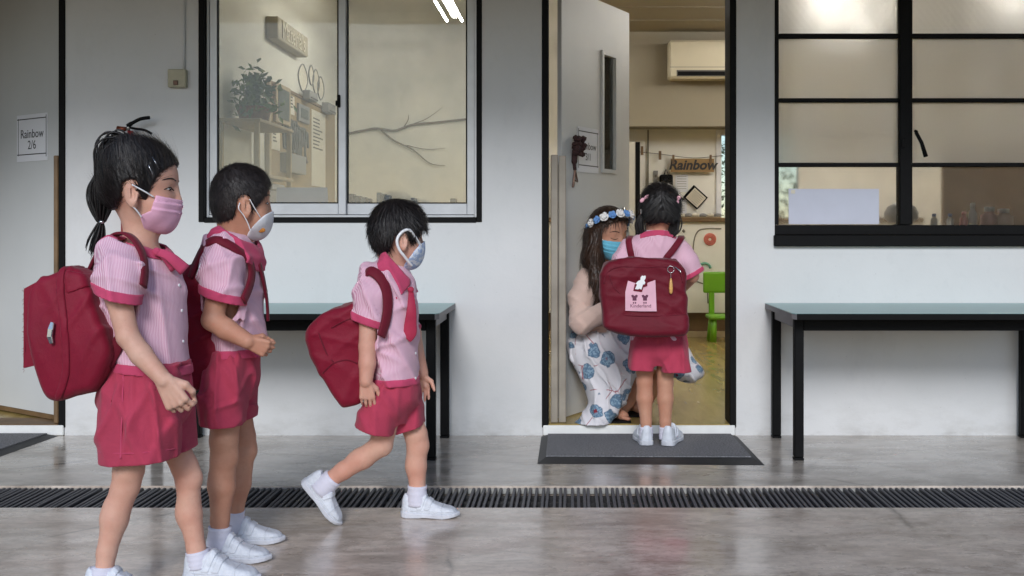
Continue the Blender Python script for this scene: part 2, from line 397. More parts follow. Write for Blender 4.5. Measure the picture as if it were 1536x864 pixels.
# ------------------------------------------------------------------ door leaves
def leaf(hinge, ang, width, h0, h1, sgn, label, mode):
    """leaf hinged at `hinge` (x,y); local u runs along the leaf, n is the face seen from the walkway"""
    t = thing('door_leaf', label, 'door', (hinge[0], hinge[1], h0))
    u = Vector((sgn*math.cos(ang), math.sin(ang), 0)); n = Vector((math.sin(ang)*sgn, -math.cos(ang), 0))
    if sgn < 0: n = Vector((math.sin(ang), -math.cos(ang), 0)) if False else Vector((-math.sin(ang)*-1, -math.cos(ang), 0))
    H = Vector((hinge[0], hinge[1], 0))
    def Q(a, z, o=0.0): return H+u*a+n*o+Vector((0, 0, z))
    def slab(name, a0, a1, z0, z1, o0, o1, m, par=t, bev=0.0):
        mb = MB(); pl = [Q(a0, z0, o0), Q(a1, z0, o0), Q(a1, z1, o0), Q(a0, z1, o0)]
        mb.prism(pl, n*(o1-o0))
        if bev: bmesh.ops.bevel(mb.bm, geom=list(mb.bm.edges), offset=bev, segments=1, affect='EDGES')
        return mb.build(name, m, par)
    return t, Q, slab, u, n
M['leafglass'] = None
def glassmat(name, tint=(.93, .95, .94), rough=.0, ior=1.45, haze=.0, hazecol=(.7, .72, .7)):
    m = bpy.data.materials.new(name); m.use_nodes = True; t = m.node_tree; t.nodes.clear()
    tr = t.nodes.new('ShaderNodeBsdfTransparent'); tr.inputs[0].default_value = (*tint, 1)
    gl = t.nodes.new('ShaderNodeBsdfGlossy'); gl.inputs['Roughness'].default_value = max(rough, .015); gl.inputs[0].default_value = (1, 1, 1, 1)
    fr = t.nodes.new('ShaderNodeFresnel'); fr.inputs[0].default_value = ior
    mx = t.nodes.new('ShaderNodeMixShader'); out = t.nodes.new('ShaderNodeOutputMaterial')
    t.links.new(fr.outputs[0], mx.inputs[0]); t.links.new(tr.outputs[0], mx.inputs[1]); t.links.new(gl.outputs[0], mx.inputs[2])
    last = mx
    if haze > 0:      # dust film, with the reflected haze painted in as diffuse colour
        df = t.nodes.new('ShaderNodeBsdfDiffuse'); df.inputs[0].default_value = (*hazecol, 1)
        co = t.nodes.new('ShaderNodeTexCoord'); nz = t.nodes.new('ShaderNodeTexNoise'); nz.inputs['Scale'].default_value = 4.0; nz.inputs['Detail'].default_value = 6
        t.links.new(co.outputs['Object'], nz.inputs['Vector'])
        ma = t.nodes.new('ShaderNodeMath'); ma.operation = 'MULTIPLY'; ma.inputs[1].default_value = haze*2; t.links.new(nz.outputs['Fac'], ma.inputs[0])
        m2 = t.nodes.new('ShaderNodeMixShader'); t.links.new(ma.outputs[0], m2.inputs[0]); t.links.new(mx.outputs[0], m2.inputs[1]); t.links.new(df.outputs[0], m2.inputs[2]); last = m2
    t.links.new(last.outputs[0], out.inputs[0]); return m
M['glass'] = glassmat('window_glass', haze=.12, hazecol=(.62, .64, .63))
M['clear'] = glassmat('clear_glass', haze=.01)
# open leaf of the middle door, hinged left and swung into the room
t, Q, slab, u, n = leaf((wx(842), .135), math.atan2(.75, .385), .845, FZ+.008, 2.285, 1, 'open white door leaf with narrow glass slit and the 3/1 notice', 3)
va0, va1, vz0, vz1 = .49, .645, 1.365, 1.995
slab('panel', 0, va0, FZ+.008, 2.285, -.024, 0, M['door']); 
pm = slab('panel', va1, .845, FZ+.008, 2.285, -.024, 0, M['door'])
slab('panel', va0, va1, FZ+.008, vz0, -.024, 0, M['door']); slab('panel', va0, va1, vz1, 2.285, -.024, 0, M['door'])
for a0, a1, z0, z1 in ((va0-.022, va0, vz0-.022, vz1+.022), (va1, va1+.022, vz0-.022, vz1+.022), (va0, va1, vz0-.022, vz0), (va0, va1, vz1, vz1+.022)):
    slab('window_bead', a0, a1, z0, z1, .0005, .010, M['door'])
slab('window_pane', va0, va1, vz0, vz1, -.014, -.011, M['clear'])
M['metal'] = plain('satin_metal', srgb(150, 148, 142), .35, .08, 20, metal=.8)
hb = MB(); hb.cyl(Q(.765, 1.13, 0), Q(.765, 1.13, .05), .011, 12); hb.tube(spline([Q(.765, 1.13, .05), Q(.74, 1.13, .056), Q(.66, 1.125, .056)], 5), .010, 10); hb.cyl(Q(.765, 1.13, .0005), Q(.765, 1.13, .008), .028, 20)
hb.build('handle', M['metal'], t, True)
DL = (Q, slab, u, n)
# the paper notice on it
def notice(Qf, slabf, u, n, a0, a1, z0, z1, l1, l2, label, sx=1):
    pt = thing('paper_notice', label, 'notice', Qf((a0+a1)/2, z0, .01))
    slabf('sheet', a0, a1, z0, z1, .0015, .003, M['paper'], pt)
    zd = (z1-z0)
    for (b0, b1, c0, c1) in ((a0+.012, a1-.004, z1-.026, z1-.021), (a0+.012, a1-.004, z0+.034, z0+.039), (a0+.010, a0+.0145, z0+.02, z1-.01), (a1-.018, a1-.0145, z0+.03, z1-.018)):
        slabf('border_line', b0, b1, c0, c1, .0032, .0037, M['ink'], pt)
    ux = u*sx; Mx = Matrix.Identity(4)
    cx = Qf((a0+a1)/2, 0, .0036)
    for body, zz in ((l1, z0+zd*.58), (l2, z0+zd*.34)):
        Mt = Matrix(((ux.x, 0, n.x, cx.x), (ux.y, 0, n.y, cx.y), (0, 1, 0, zz), (0, 0, 0, 1)))
        text_mesh('lettering', body, (a1-a0)*.215, Mt, M['ink'], pt, .0003)
    return pt
notice(*DL, .175, .43, 1.335, 1.575, 'Rainbow', '3/1', 'paper notice reading Rainbow 3/1 on the open door leaf')
# dark dried-flower charm with keys hanging on the leaf
M['darkcharm'] = plain('dried_petal', srgb(58, 34, 34), .8, .4, 60)
M['keymetal'] = plain('key_metal', srgb(92, 70, 60), .4, .2, 60, metal=.6)
kt = thing('door_charm', 'dark dried flower charm with dangling keys hung on the open door', 'charm', Q(.16, 1.5, .03))
rs = random.Random(4); cmx = MB()
for i in range(34):
    c = Q(.135+rs.uniform(-.04, .05), 1.465+rs.uniform(-.05, .045), .022+rs.uniform(-.004, .02)); cmx.ball(c, rs.uniform(.012, .022), (1, .8, .8), 1)
cmx.build('blossom', M['darkcharm'], kt)
MB().tube(spline([Q(.125, 1.44, .015), Q(.12, 1.38, .012), Q(.128, 1.34, .012)], 5), [.016]*6+[.009]*5, 8).build('ribbon', M['darkcharm'], kt, True)
kb = MB(); kb.tube([Q(.128, 1.34, .012), Q(.115, 1.27, .010), Q(.108, 1.25, .010)], .006, 6); kb.tube([Q(.13, 1.34, .012), Q(.15, 1.295, .012), Q(.155, 1.28, .012), Q(.135, 1.285, .012)], .005, 6); kb.build('keys', M['keymetal'], kt)
# timber finger guard along the hinge
def guard(x0, x1, y0, y1, m, label, z1):
    g = thing('hinge_guard', label, 'guard strip', ((x0+x1)/2, y0, FZ))
    MB().box((x0, y0, FZ+.004), ((x0+x1)/2-.002, y1, z1), .004).build('guard_half', m, g)
    MB().box(((x0+x1)/2+.001, y0+.004, FZ+.004), (x1, y1, z1-.004), .004).build('guard_half', m, g)
guard(wx(826), wx(849), .02, .06, M['guardwood'], 'pale worn timber guard strip along the hinge of the open door', 1.405)
# left door, hinged at its right jamb and ajar
t, Q, slab, u, n = leaf((wx(90), .05), math.atan2(.345, .485), .86, FZ+.008, 2.285, -1, 'white door leaf standing ajar with the 2/6 notice', 2)
n = Vector((-u.y, u.x, 0)); n = n if n.y < 0 else -n
H0 = Vector((wx(90), .05, 0))
def Q1(a, z, o=0.0): return H0+u*a+n*o+Vector((0, 0, z))
def slab1(name, a0, a1, z0, z1, o0, o1, m, par=t):
    mb = MB(); mb.prism([Q1(a0, z0, o0), Q1(a1, z0, o0), Q1(a1, z1, o0), Q1(a0, z1, o0)], n*(o1-o0)); return mb.build(name, m, par)
slab1('panel', .0, .86, FZ+.03, 2.285, -.04, 0, M['door'])
slab1('bottom_rail', .0, .86, FZ+.006, FZ+.029, -.042, .004, M['brownwood'])
notice(Q1, slab1, -u, n, .145, .425, 1.395, 1.625, 'Rainbow', '2/6', 'paper notice reading Rainbow 2/6 on the door ajar') if False else None
pt = notice(Q1, slab1, u, n, .155, .455, 1.385, 1.63, 'Rainbow', '2/6', 'paper notice reading Rainbow 2/6 on the door left ajar', -1)
guard(wx(80), wx(95.5), .0, .04, M['brownwood'], 'brown timber guard strip on the hinge of the 2/6 door', 1.40)
# ------------------------------------------------------------------ sliding aluminium window
x0, x1, z0, z1 = W1
sw = thing('sliding_window', 'two pane sliding aluminium window in a black painted surround', 'window', ((x0+x1)/2, 0, z0))
for lo, hi in (((x0-.003, -.006, z0), (x0+.024, .09, z1)), ((x1-.024, -.006, z0), (x1+.003, .09, z1)), ((x0+.025, -.006, z0-.003), (x1-.025, .09, z0+.022)), ((x0+.025, -.006, z1-.02), (x1-.025, .09, z1+.003))):
    B('surround', lo, hi, M['black'], sw, .002)
ax0, ax1, az0, az1 = x0+.026, x1-.026, z0+.024, z1-.021
for lo, hi in (((ax0, .03, az0), (ax0+.012, .088, az1)), ((ax1-.012, .03, az0), (ax1, .088, az1)), ((ax0+.013, .03, az0), (ax1-.013, .088, az0+.012)), ((ax0+.013, .03, az1-.012), (ax1-.013, .088, az1))):
    B('outer_frame', lo, hi, M['alu'], sw, .0015)
mid = wx(511)
def sash(a, b, y, name):
    s = MB(); w = .038
    zb = az0+.014; zt = az1-.013
    s.box((a, y, zb), (a+w, y+.02, zt), .002); s.box((b-w, y, zb), (b, y+.02, zt), .002); s.box((a+w+.0005, y, zb), (b-w-.0005, y+.02, zb+.056), .002); s.box((a+w+.0005, y, zt-.04), (b-w-.0005, y+.02, zt), .002)
    so = s.build('sash', M['alu'], sw)
    g = B('pane', (a+w-.004, y+.008, zb+.05), (b-w+.004, y+.012, zt-.03), M['glass']); g.parent = so
    ga = MB()
    for lo, hi in (((a+w+.0006, y+.002, zb+.0565), (a+w+.006, y+.018, zt-.041)), ((b-w-.006, y+.002, zb+.0565), (b-w-.0006, y+.018, zt-.041)), ((a+w+.007, y+.002, zb+.0568), (b-w-.007, y+.018, zb+.062))): ga.box(lo, hi)
    gs = ga.build('gasket', M['black']); gs.parent = so
    return so
sash(ax0+.0135, mid+.019, .034, 'l'); sash(mid-.019, ax1-.0135, .062, 'r')
lt = MB(); lt.box((mid-.024, .022, wz(160)), (mid-.008, .033, wz(141)), .003); lt.box((mid-.03, .016, wz(158)), (mid-.014, .024, wz(150)), .002); lt.build('latch', M['black'], sw)
# ------------------------------------------------------------------ steel casement window, many obscured panes
x0, x1, z0, z1 = W2
cw = thing('steel_window', 'black steel framed window with obscured glass panes', 'window', ((x0+x1)/2, 0, z0))
def frostmat(name, rough, bumpy, mixf):
    k = NT(name); k.col((.95, .95, .93)); k.set(Roughness=rough, Transmission_Weight=1.0, IOR=1.15)
    k.b.inputs['Specular IOR Level'].default_value = .3
    if bumpy:
        v = k.n('ShaderNodeTexVoronoi'); v.inputs['Scale'].default_value = 30; v.inputs['Randomness'].default_value = .15; k.l(k.map((1.3, 1, 1), (0, R(45), 0)), v.inputs['Vector'])
        k.bump(v.outputs['Distance'], .7, .006)
    else: k.bump(k.noise(25, 3), .25, .002)
    tl = k.n('ShaderNodeBsdfTranslucent'); tl.inputs[0].default_value = (.92, .93, .94, 1)
    mx = k.n('ShaderNodeMixShader'); fac = k.ramp(k.noise(3.5, 4), [(.3, mixf*.7), (.7, mixf*1.25)]); k.l(fac, mx.inputs[0])
    out = k.t.nodes['Material Output']; k.l(k.b.outputs[0], mx.inputs[1]); k.l(tl.outputs[0], mx.inputs[2]); k.l(mx.outputs[0], out.inputs[0])
    return k.m
M['frost'] = frostmat('obscured_glass', .32, False, .55); M['pattern'] = frostmat('patterned_glass', .5, True, .62); M['thinfrost'] = frostmat('lightly_obscured_glass', .10, False, .12)
xs = [(wx(1168), wx(1349)), (wx(1368), wx(1549)), (wx(1568), wx(1749))]
zs = [(wz(338), wz(250)), (wz(244), wz(153)), (wz(147), wz(57)), (wz(50), wz(-40)), (wz(-47), 2.41)]
B('sill', (x0-.006, -.030, z0-.004), (x1, .05, z0+.052), M['black'], cw, .004)
B('bottom_rail', (x0, -.006, z0+.053), (x1, .06, z0+.102), M['black'], cw, .003)
B('stile', (x0, -.006, z0+.103), (xs[0][0], .06, z1), M['black'], cw, .002)
for (a, b), (c, d_) in zip(xs, xs[1:]): B('mullion', (b, -.010, z0+.103), (c, .06, z1), M['black'], cw, .004)
B('stile', (xs[-1][1], -.006, z0+.103), (x1, .06, z1), M['black'], cw, .002)
for j, (a, b) in enumerate(xs):
    for i, (c, d_) in enumerate(zs):
        g = B('pane', (a-.003, .022, c-.003), (b+.003, .026, d_+.003), M['pattern'] if i >= 3 else (M['thinfrost'] if i == 0 else M['frost']), cw)
        if i: B('glazing_bar', (a+.0005, .0, zs[i-1][1]), (b-.0005, .045, c), M['black'], cw, .004)
st_ = MB(); st_.cyl((wx(1372), -.012, wz(197)), (wx(1370), -.05, wz(199)), .008, 8); st_.tube([(wx(1370), -.045, wz(200)), (wx(1377), -.055, wz(215)), (wx(1384), -.05, wz(236))], [.009, .009, .011], 8); st_.build('window_stay', M['black'], cw, True)
MB().box((wx(1351), -.02, wz(222)), (wx(1357), -.011, wz(208)), .002).build('catch', M['black'], cw)
# ------------------------------------------------------------------ tables on the walkway
M['teal'] = plain('teal_laminate', srgb(126, 166, 166), .30, .05, 6, .03, 200)
M['edge'] = plain('table_edge', srgb(120, 118, 120), .5, .1, 10)
def table(label, xa, xb, name='long_table'):
    t = thing(name, label, 'table', ((xa+xb)/2, -.3, 0))
    zt = .662; yf, yb = -.70, -.006
    mb = MB()
    poly = [(xa, yb, zt-.003), (xb, yb, zt-.003), (xb, yf+.03, zt-.003), (xb-.015, yf, zt-.003), (xa+.015, yf, zt-.003), (xa, yf+.03, zt-.003)]
    MB().prism(poly, (0, 0, .003)).build('laminate_top', M['teal'], t)
    q = [(x_, y_, zt-.0265) for x_, y_, _ in poly]
    MB().prism(q, (0, 0, .0225)).build('tabletop', M['edge'], t)
    MB().prism([(xa+.016, yf-.0025, zt-.027), (xb-.016, yf-.0025, zt-.027), (xb-.016, yf-.0025, zt-.001), (xa+.016, yf-.0025, zt-.001)], (0, .0022, 0)).build('front_edging', M['black'], t)
    lw = .042
    xl, xr = xa+.047, xb-.047
    for lx in (xl, xr):
        for ly, z_ in ((-.58, 0), (-.03-.02, 0)):
            MB().box((lx-lw/2, ly-lw/2, .012), (lx+lw/2, ly+lw/2, zt-.0275), .004).build('leg', M['black'], t)
            MB().box((lx-lw/2-.001, ly-lw/2-.001, .0), (lx+lw/2+.001, ly+lw/2+.001, .0115), .002).build('foot_cap', M['black'], t)
    B('apron', (xl+lw/2+.001, -.598, zt-.084), (xr-lw/2-.001, -.572, zt-.028), M['black'], t, .002)
    B('apron', (xl+lw/2+.001, -.064, zt-.075), (xr-lw/2-.001, -.04, zt-.028), M['black'], t, .002)
    for lx in (xl, xr): B('end_apron', (lx-.012, -.557, zt-.075), (lx+.012, -.073, zt-.028), M['edge'], t, .002)
    return t
table('teal topped table with black legs under the sliding window', -1.90, -.580)
table('teal topped table with black legs under the steel window', .968, 2.29)
# ------------------------------------------------------------------ mats
k = NT('looped_vinyl_mat'); a = k.noise(120, 6, .85); c = k.ramp(a, [(.36, srgb(54, 55, 58)), (.64, srgb(158, 158, 162))])
c = k.mix(k.ramp(k.noise(3, 4), [(.4, 0), (.75, .3)]), c, srgb(88, 88, 98)); k.col(c); k.set(Roughness=.85); k.bump(k.noise(300, 3), 1.0, .006); M['mat'] = k.m
M['rubber'] = plain('mat_rubber', srgb(34, 35, 38), .55, .2, 30, .2, 200)
def mat_(label, pts, inn, z=.016):
    t = thing('door_mat', label, 'door mat', (sum(p[0] for p in pts)/4, sum(p[1] for p in pts)/4, 0))
    mb = MB(); b = mb.bm
    o = [b.verts.new((x, y, .0005)) for x, y in pts]; i_ = [b.verts.new((x, y, z-.004)) for x, y in inn]; lo = [b.verts.new((x, y, .0005)) for x, y in inn]
    for a in range(4):
        c = (a+1) % 4
        b.faces.new((o[a], o[c], i_[c], i_[a])); b.faces.new((i_[a], i_[c], lo[c], lo[a])); b.faces.new((lo[a], lo[c], o[c], o[a]))
    mb.build('rubber_edge', M['rubber'], t)
    MB().prism([(x, y, .001) for x, y in inn], (0, 0, z)).build('pile', M['mat'], t)
def gp(px, py): p = P(px, py, CH*FP/(py-VY)); return (p[0], p[1])
mat_('grey looped doormat at the sill of the open doorway', [gp(812, 655), gp(1106, 655), gp(1147, 698), gp(806, 696)], [gp(822, 655.5), gp(1096, 655.5), gp(1127, 690), gp(819, 689)])
mat_('grey looped doormat in front of the door ajar', [(-4.0, -.02), (wx(90), -.02), (wx(88)-.03, -.62), (-4.0, -.62)], [(-4.0, -.03), (wx(90)-.05, -.03), (wx(88)-.085, -.57), (-4.0, -.57)])
# ------------------------------------------------------------------ things on the wall
M['beigeplastic'] = plain('aged_plastic', srgb(176, 170, 146), .5, .08, 30)
jb = thing('junction_box', 'small aged beige junction box on the wall beside the sliding window', 'junction box', (wx(268), 0, wz(133)))
B('cover', (wx(255), -.035, wz(132)), (wx(282), -.001, wz(105)), M['beigeplastic'], jb, .004)
B('knob', (wx(264), -.042, wz(129)), (wx(271), -.036, wz(122)), M['keymetal'], jb, .002)
M['conduit'] = plain('painted_conduit', srgb(200, 202, 204), .55, .05)
MB().cyl((wx(277), -.007, wz(104.5)), (wx(277), -.007, 2.52), .006, 8).build('conduit', M['conduit'], jb, True)
M['red'] = plain('red_enamel', srgb(150, 22, 22), .3, .08, 10)
M['brass'] = plain('tarnished_brass', srgb(120, 60, 40), .4, .1, 30, metal=.5)
fe = thing('fire_extinguisher', 'red fire extinguisher with black squeeze handle hung on the wall', 'fire extinguisher', (wx(201), -.08, .98))
fx, fy = wx(201), -.07
MB().lathe((fx+.012, fy, .98), [(.03, .0), (.044, .010), (.046, .03), (.046, .41), (.036, .445), (.020, .47), (.018, .485)], 28).build('cylinder', M['red'], fe, True)
MB().lathe((fx+.010, fy, 1.466), [(.018, 0), (.02, .004), (.02, .03), (.014, .034), (.014, .05)], 16).build('valve', M['red'], fe, True)
MB().cyl((fx-.012, fy, 1.525), (fx-.055, fy, 1.53), .011, 10).build('gauge', M['brass'], fe, True)
MB().cyl((fx, fy, 1.517), (fx, fy, 1.545), .009, 10).build('valve_neck', M['metal'], fe, True)
MB().tube(spline([(fx-.005, fy, 1.54), (fx+.02, fy, 1.555), (fx+.06, fy, 1.575), (fx+.105, fy, 1.582)], 4), [.011]*4+[.009]*9, 8).build('squeeze_lever', M['black'], fe, True)
MB().tube(spline([(fx+.0, fy, 1.535), (fx+.03, fy, 1.528), (fx+.08, fy, 1.52), (fx+.115, fy, 1.502)], 4), .006, 8).build('carry_handle', M['black'], fe, True)
B('wall_bracket', (fx-.015, -.018, 1.40), (fx+.015, -.001, 1.50), M['black'], fe, .003)
# ------------------------------------------------------------------ signed-distance modelling (numpy) and surface nets
F32 = np.float32
def smin(a, b, k):
    if k <= 0: return np.minimum(a, b)
    h = np.clip(.5+.5*(b-a)/k, 0, 1); return b+(a-b)*h-k*h*(1-h)
def smax(a, b, k): return -smin(-a, -b, k)
def polysd(px, pz, poly):
    """signed distance in the plane to a closed polygon"""
    poly = np.asarray(poly, float); n = len(poly)
    d = np.full(np.broadcast(px, pz).shape, 1e9); s = np.ones(d.shape)
    for i in range(n):
        a = poly[i]; b = poly[i-1]; e = b-a; wx_ = px-a[0]; wz_ = pz-a[1]
        t = np.clip((wx_*e[0]+wz_*e[1])/(e@e+1e-12), 0, 1)
        d = np.minimum(d, (wx_-e[0]*t)**2+(wz_-e[1]*t)**2)
        c1 = pz >= a[1]; c2 = pz < b[1]; c3 = e[0]*wz_ > e[1]*wx_
        allc = (c1 & c2 & c3) | (~c1 & ~c2 & ~c3)
        s = np.where(allc, -s, s)
    return s*np.sqrt(d)
def rpoly(pts, n=4):
    """smooth closed outline through points (Catmull-Rom)"""
    P_ = [np.array(p, float) for p in pts]; N = len(P_); out = []
    for i in range(N):
        p0, p1, p2, p3 = P_[i-1], P_[i], P_[(i+1) % N], P_[(i+2) % N]
        for k_ in range(n):
            t = k_/n; out.append(.5*(2*p1+(p2-p0)*t+(2*p0-5*p1+4*p2-p3)*t*t+(3*p1-p0-3*p2+p3)*t**3))
    return out
def wrinkle(x, y, z, seed, freq, n=5, warp=1.3):
    r = np.random.RandomState(seed); out = 0
    for i in range(n):
        k_ = r.normal(size=3)*np.array(freq); k2 = r.normal(size=3)*np.array(freq)*.6; p1, p2 = r.uniform(0, 6.28, 2)
        out = out+np.sin(k_[0]*x+k_[1]*y+k_[2]*z+p1+warp*np.sin(k2[0]*x+k2[1]*y+k2[2]*z+p2))
    return out/n
def folds(x, y, z, seed, dirs, warp=.8, sharp=2.0):
    """creased cloth: ridges across each direction vector (length = spatial frequency)"""
    r = np.random.RandomState(seed); out = 0
    for dv in dirs:
        k2 = r.normal(size=3)*14; p1, p2 = r.uniform(0, 6.28, 2)
        ph = dv[0]*x+dv[1]*y+dv[2]*z+p1+warp*np.sin(k2[0]*x+k2[1]*y+k2[2]*z+p2)
        gate = .5+.5*np.sin(k2[1]*.7*x+k2[2]*.7*y+k2[0]*.7*z+p2*2)
        out = out+gate*np.exp(-(np.sin(ph)/.42)**2)
    return out/len(dirs)**.5
class Vol:
    def __init__(s, lo, hi, h):
        s.lo = np.array(lo, float); s.h = h
        s.n = [int(math.ceil((b-a)/h))+1 for a, b in zip(lo, hi)]
        s.ax = [(s.lo[i]+np.arange(s.n[i])*h).astype(F32) for i in range(3)]
        s.d = np.full(s.n, .5, F32)
    def copy(s):
        o = Vol.__new__(Vol); o.lo = s.lo; o.h = s.h; o.n = s.n; o.ax = s.ax; o.d = s.d.copy(); return o
    def xyz(s, sl=(slice(None),)*3):
        return s.ax[0][sl[0]][:, None, None], s.ax[1][sl[1]][None, :, None], s.ax[2][sl[2]][None, None, :]
    def sl(s, lo, hi):
        r = []
        for i in range(3):
            a = max(0, int((lo[i]-s.lo[i])/s.h)-1); b = min(s.n[i], int((hi[i]-s.lo[i])/s.h)+3); r.append(slice(a, max(a, b)))
        return tuple(r)
    def put(s, fn, lo, hi, k=.01, op='add'):
        m = k+.03; sl = s.sl([a-m for a in lo], [b+m for b in hi])
        x, y, z = s.xyz(sl); v = np.asarray(fn(x, y, z)).astype(F32)
        if v.size == 0: return s
        if op == 'add': s.d[sl] = smin(s.d[sl], v, k)
        elif op == 'sub': s.d[sl] = smax(s.d[sl], -v, k)
        return s
    def cone(s, a, b, ra, rb, k=.01, op='add'):
        a = np.array(a, float); b = np.array(b, float); ba = b-a; L = ba@ba+1e-9; r = max(ra, rb)
        def f(x, y, z):
            t = np.clip(((x-a[0])*ba[0]+(y-a[1])*ba[1]+(z-a[2])*ba[2])/L, 0, 1)
            return np.sqrt((x-a[0]-t*ba[0])**2+(y-a[1]-t*ba[1])**2+(z-a[2]-t*ba[2])**2)-(ra+(rb-ra)*t)
        return s.put(f, np.minimum(a, b)-r, np.maximum(a, b)+r, k, op)
    def chain(s, pts, rs, k=.01, kj=None):
        for i in range(len(pts)-1): s.cone(pts[i], pts[i+1], rs[i], rs[i+1], k if i == 0 or kj is None else kj)
        return s
    def ell(s, c, r, k=.01, op='add', rot=None):
        c = np.array(c, float); r = np.array(r, float); m = r.max()
        Rm = None if rot is None else np.array(rot.inverted())
        def f(x, y, z):
            X, Y, Z = x-c[0], y-c[1], z-c[2]
            if Rm is not None: X, Y, Z = (Rm[0][0]*X+Rm[0][1]*Y+Rm[0][2]*Z, Rm[1][0]*X+Rm[1][1]*Y+Rm[1][2]*Z, Rm[2][0]*X+Rm[2][1]*Y+Rm[2][2]*Z)
            k0 = np.sqrt((X/r[0])**2+(Y/r[1])**2+(Z/r[2])**2); k1 = np.sqrt((X/r[0]**2)**2+(Y/r[1]**2)**2+(Z/r[2]**2)**2)
            return k0*(k0-1)/(k1+1e-6)
        return s.put(f, c-m, c+m, k, op)
    def zloft(s, st, k=.01, p=2.0, infl=0.0, op='add'):
        """st: (z, xc, yc, rx, ry)"""
        st = sorted(st); zz = np.array([q[0] for q in st]); A = np.array([q[1:] for q in st])
        def cub(zv, col):
            v = np.interp(zv, zz, A[:, col]); e = .012          # light smoothing of the kinks
            return .25*np.interp(zv-e, zz, A[:, col])+.5*v+.25*np.interp(zv+e, zz, A[:, col])
        def f(x, y, z):
            xc, yc, rx, ry = (cub(z, i).astype(F32) for i in range(4)); rx = rx+infl; ry = ry+infl
            u = np.abs((x-xc)/rx); v = np.abs((y-yc)/ry)
            q = (u**p+v**p)**(1/p)
            d = (q-1)*np.minimum(rx, ry)
            return np.maximum(d, np.maximum(z-zz[-1], zz[0]-z))
        lo = [(A[:, 0]-A[:, 2]).min()-abs(infl), (A[:, 1]-A[:, 3]).min()-abs(infl), zz[0]]; hi = [(A[:, 0]+A[:, 2]).max()+abs(infl), (A[:, 1]+A[:, 3]).max()+abs(infl), zz[-1]]
        return s.put(f, lo, hi, k, op)
    def disp(s, fn): x, y, z = s.xyz(); s.d = (s.d+fn(x, y, z)).astype(F32); return s
    def clip(s, fn, k=0.0): x, y, z = s.xyz(); s.d = smax(s.d, np.broadcast_to(np.asarray(fn(x, y, z), F32), s.d.shape), k).astype(F32); return s
    def cpoly(s, poly, k=0.0, y0=None, y1=None):
        x = s.ax[0][:, None]; z = s.ax[2][None, :]; q = polysd(x, z, poly).astype(F32)[:, None, :]
        v = np.broadcast_to(q, s.d.shape)
        s.d = smax(s.d, v, k).astype(F32)
        y = s.ax[1][None, :, None]
        if y0 is not None: s.d = np.maximum(s.d, y0-y)
        if y1 is not None: s.d = np.maximum(s.d, y-y1)
        return s
    def shell(s, t, o=0.0): s.d = np.maximum(s.d-o, -(s.d-o+t)).astype(F32); return s
    def sample(s, p):
        q = (np.asarray(p)-s.lo)/s.h; i = np.clip(np.floor(q).astype(int), 0, np.array(s.n)-2); f = q-i; d = s.d; v = 0
        for a in (0, 1):
            for b in (0, 1):
                for c in (0, 1):
                    v += (f[0] if a else 1-f[0])*(f[1] if b else 1-f[1])*(f[2] if c else 1-f[2])*d[i[0]+a, i[1]+b, i[2]+c]
        return float(v)
    def grad(s, p):
        e = s.h*1.5; g = np.array([s.sample(np.array(p)+np.eye(3)[i]*e)-s.sample(np.array(p)-np.eye(3)[i]*e) for i in range(3)])
        return g/(np.linalg.norm(g)+1e-9)
    def surf(s, px, py, off=0.0, back=False):
        """point of the surface that lies on the line of sight through (px,py), and its normal"""
        o = np.array([0, -CD, CH]); dr = np.array([(px-VX)/FP, 1.0, -(py-VY)/FP])
        ys = (s.lo[1]+CD-.02, s.lo[1]+s.n[1]*s.h+CD)
        T = np.arange(ys[0], ys[1], s.h*.5)
        if back: T = T[::-1]
        best = None; prev = None
        for t in T:
            p = o+dr*t
            if np.any(p < s.lo+1e-4) or np.any(p > s.lo+(np.array(s.n)-1)*s.h-1e-4): v = .5
            else: v = s.sample(p)
            if best is None or v < best[0]: best = (v, p)
            if v < 0:
                if prev is not None:
                    a, b = prev; f = a/(a-v+1e-9); p = b+(p-b)*f
                best = (v, p); break
            prev = (v, p)
        g = s.grad(best[1]); return Vector(best[1]+g*off), Vector(g)
    def mesh(s, name, relax=1):
        d = s.d; ins = d < 0; n = d.shape
        c = [ins[i:n[0]-1+i, j:n[1]-1+j, k_:n[2]-1+k_] for i in (0, 1) for j in (0, 1) for k_ in (0, 1)]
        any_ = c[0].copy(); all_ = c[0].copy()
        for q in c[1:]: any_ |= q; all_ &= q
        mixed = any_ & ~all_
        idx = np.full(mixed.shape, -1, np.int32); I = np.argwhere(mixed); idx[mixed] = np.arange(len(I))
        if len(I) == 0: raise RuntimeError('empty volume '+name)
        pos = np.zeros((len(I), 3)); cnt = np.zeros(len(I))
        cor = [(i, j, k_) for i in (0, 1) for j in (0, 1) for k_ in (0, 1)]
        val = {q: d[I[:, 0]+q[0], I[:, 1]+q[1], I[:, 2]+q[2]] for q in cor}
        for a in cor:
            for ax in range(3):
                if a[ax] == 0:
                    b = list(a); b[ax] = 1; b = tuple(b); va, vb = val[a], val[b]; m = (va < 0) != (vb < 0)
                    t = np.where(m, va/np.where(m, va-vb, 1), 0)
                    pt = np.array(a, float)[None, :]+np.eye(3)[ax][None, :]*t[:, None]
                    pos += pt*m[:, None]; cnt += m
        V = (I+pos/cnt[:, None])*s.h+s.lo
        faces = []
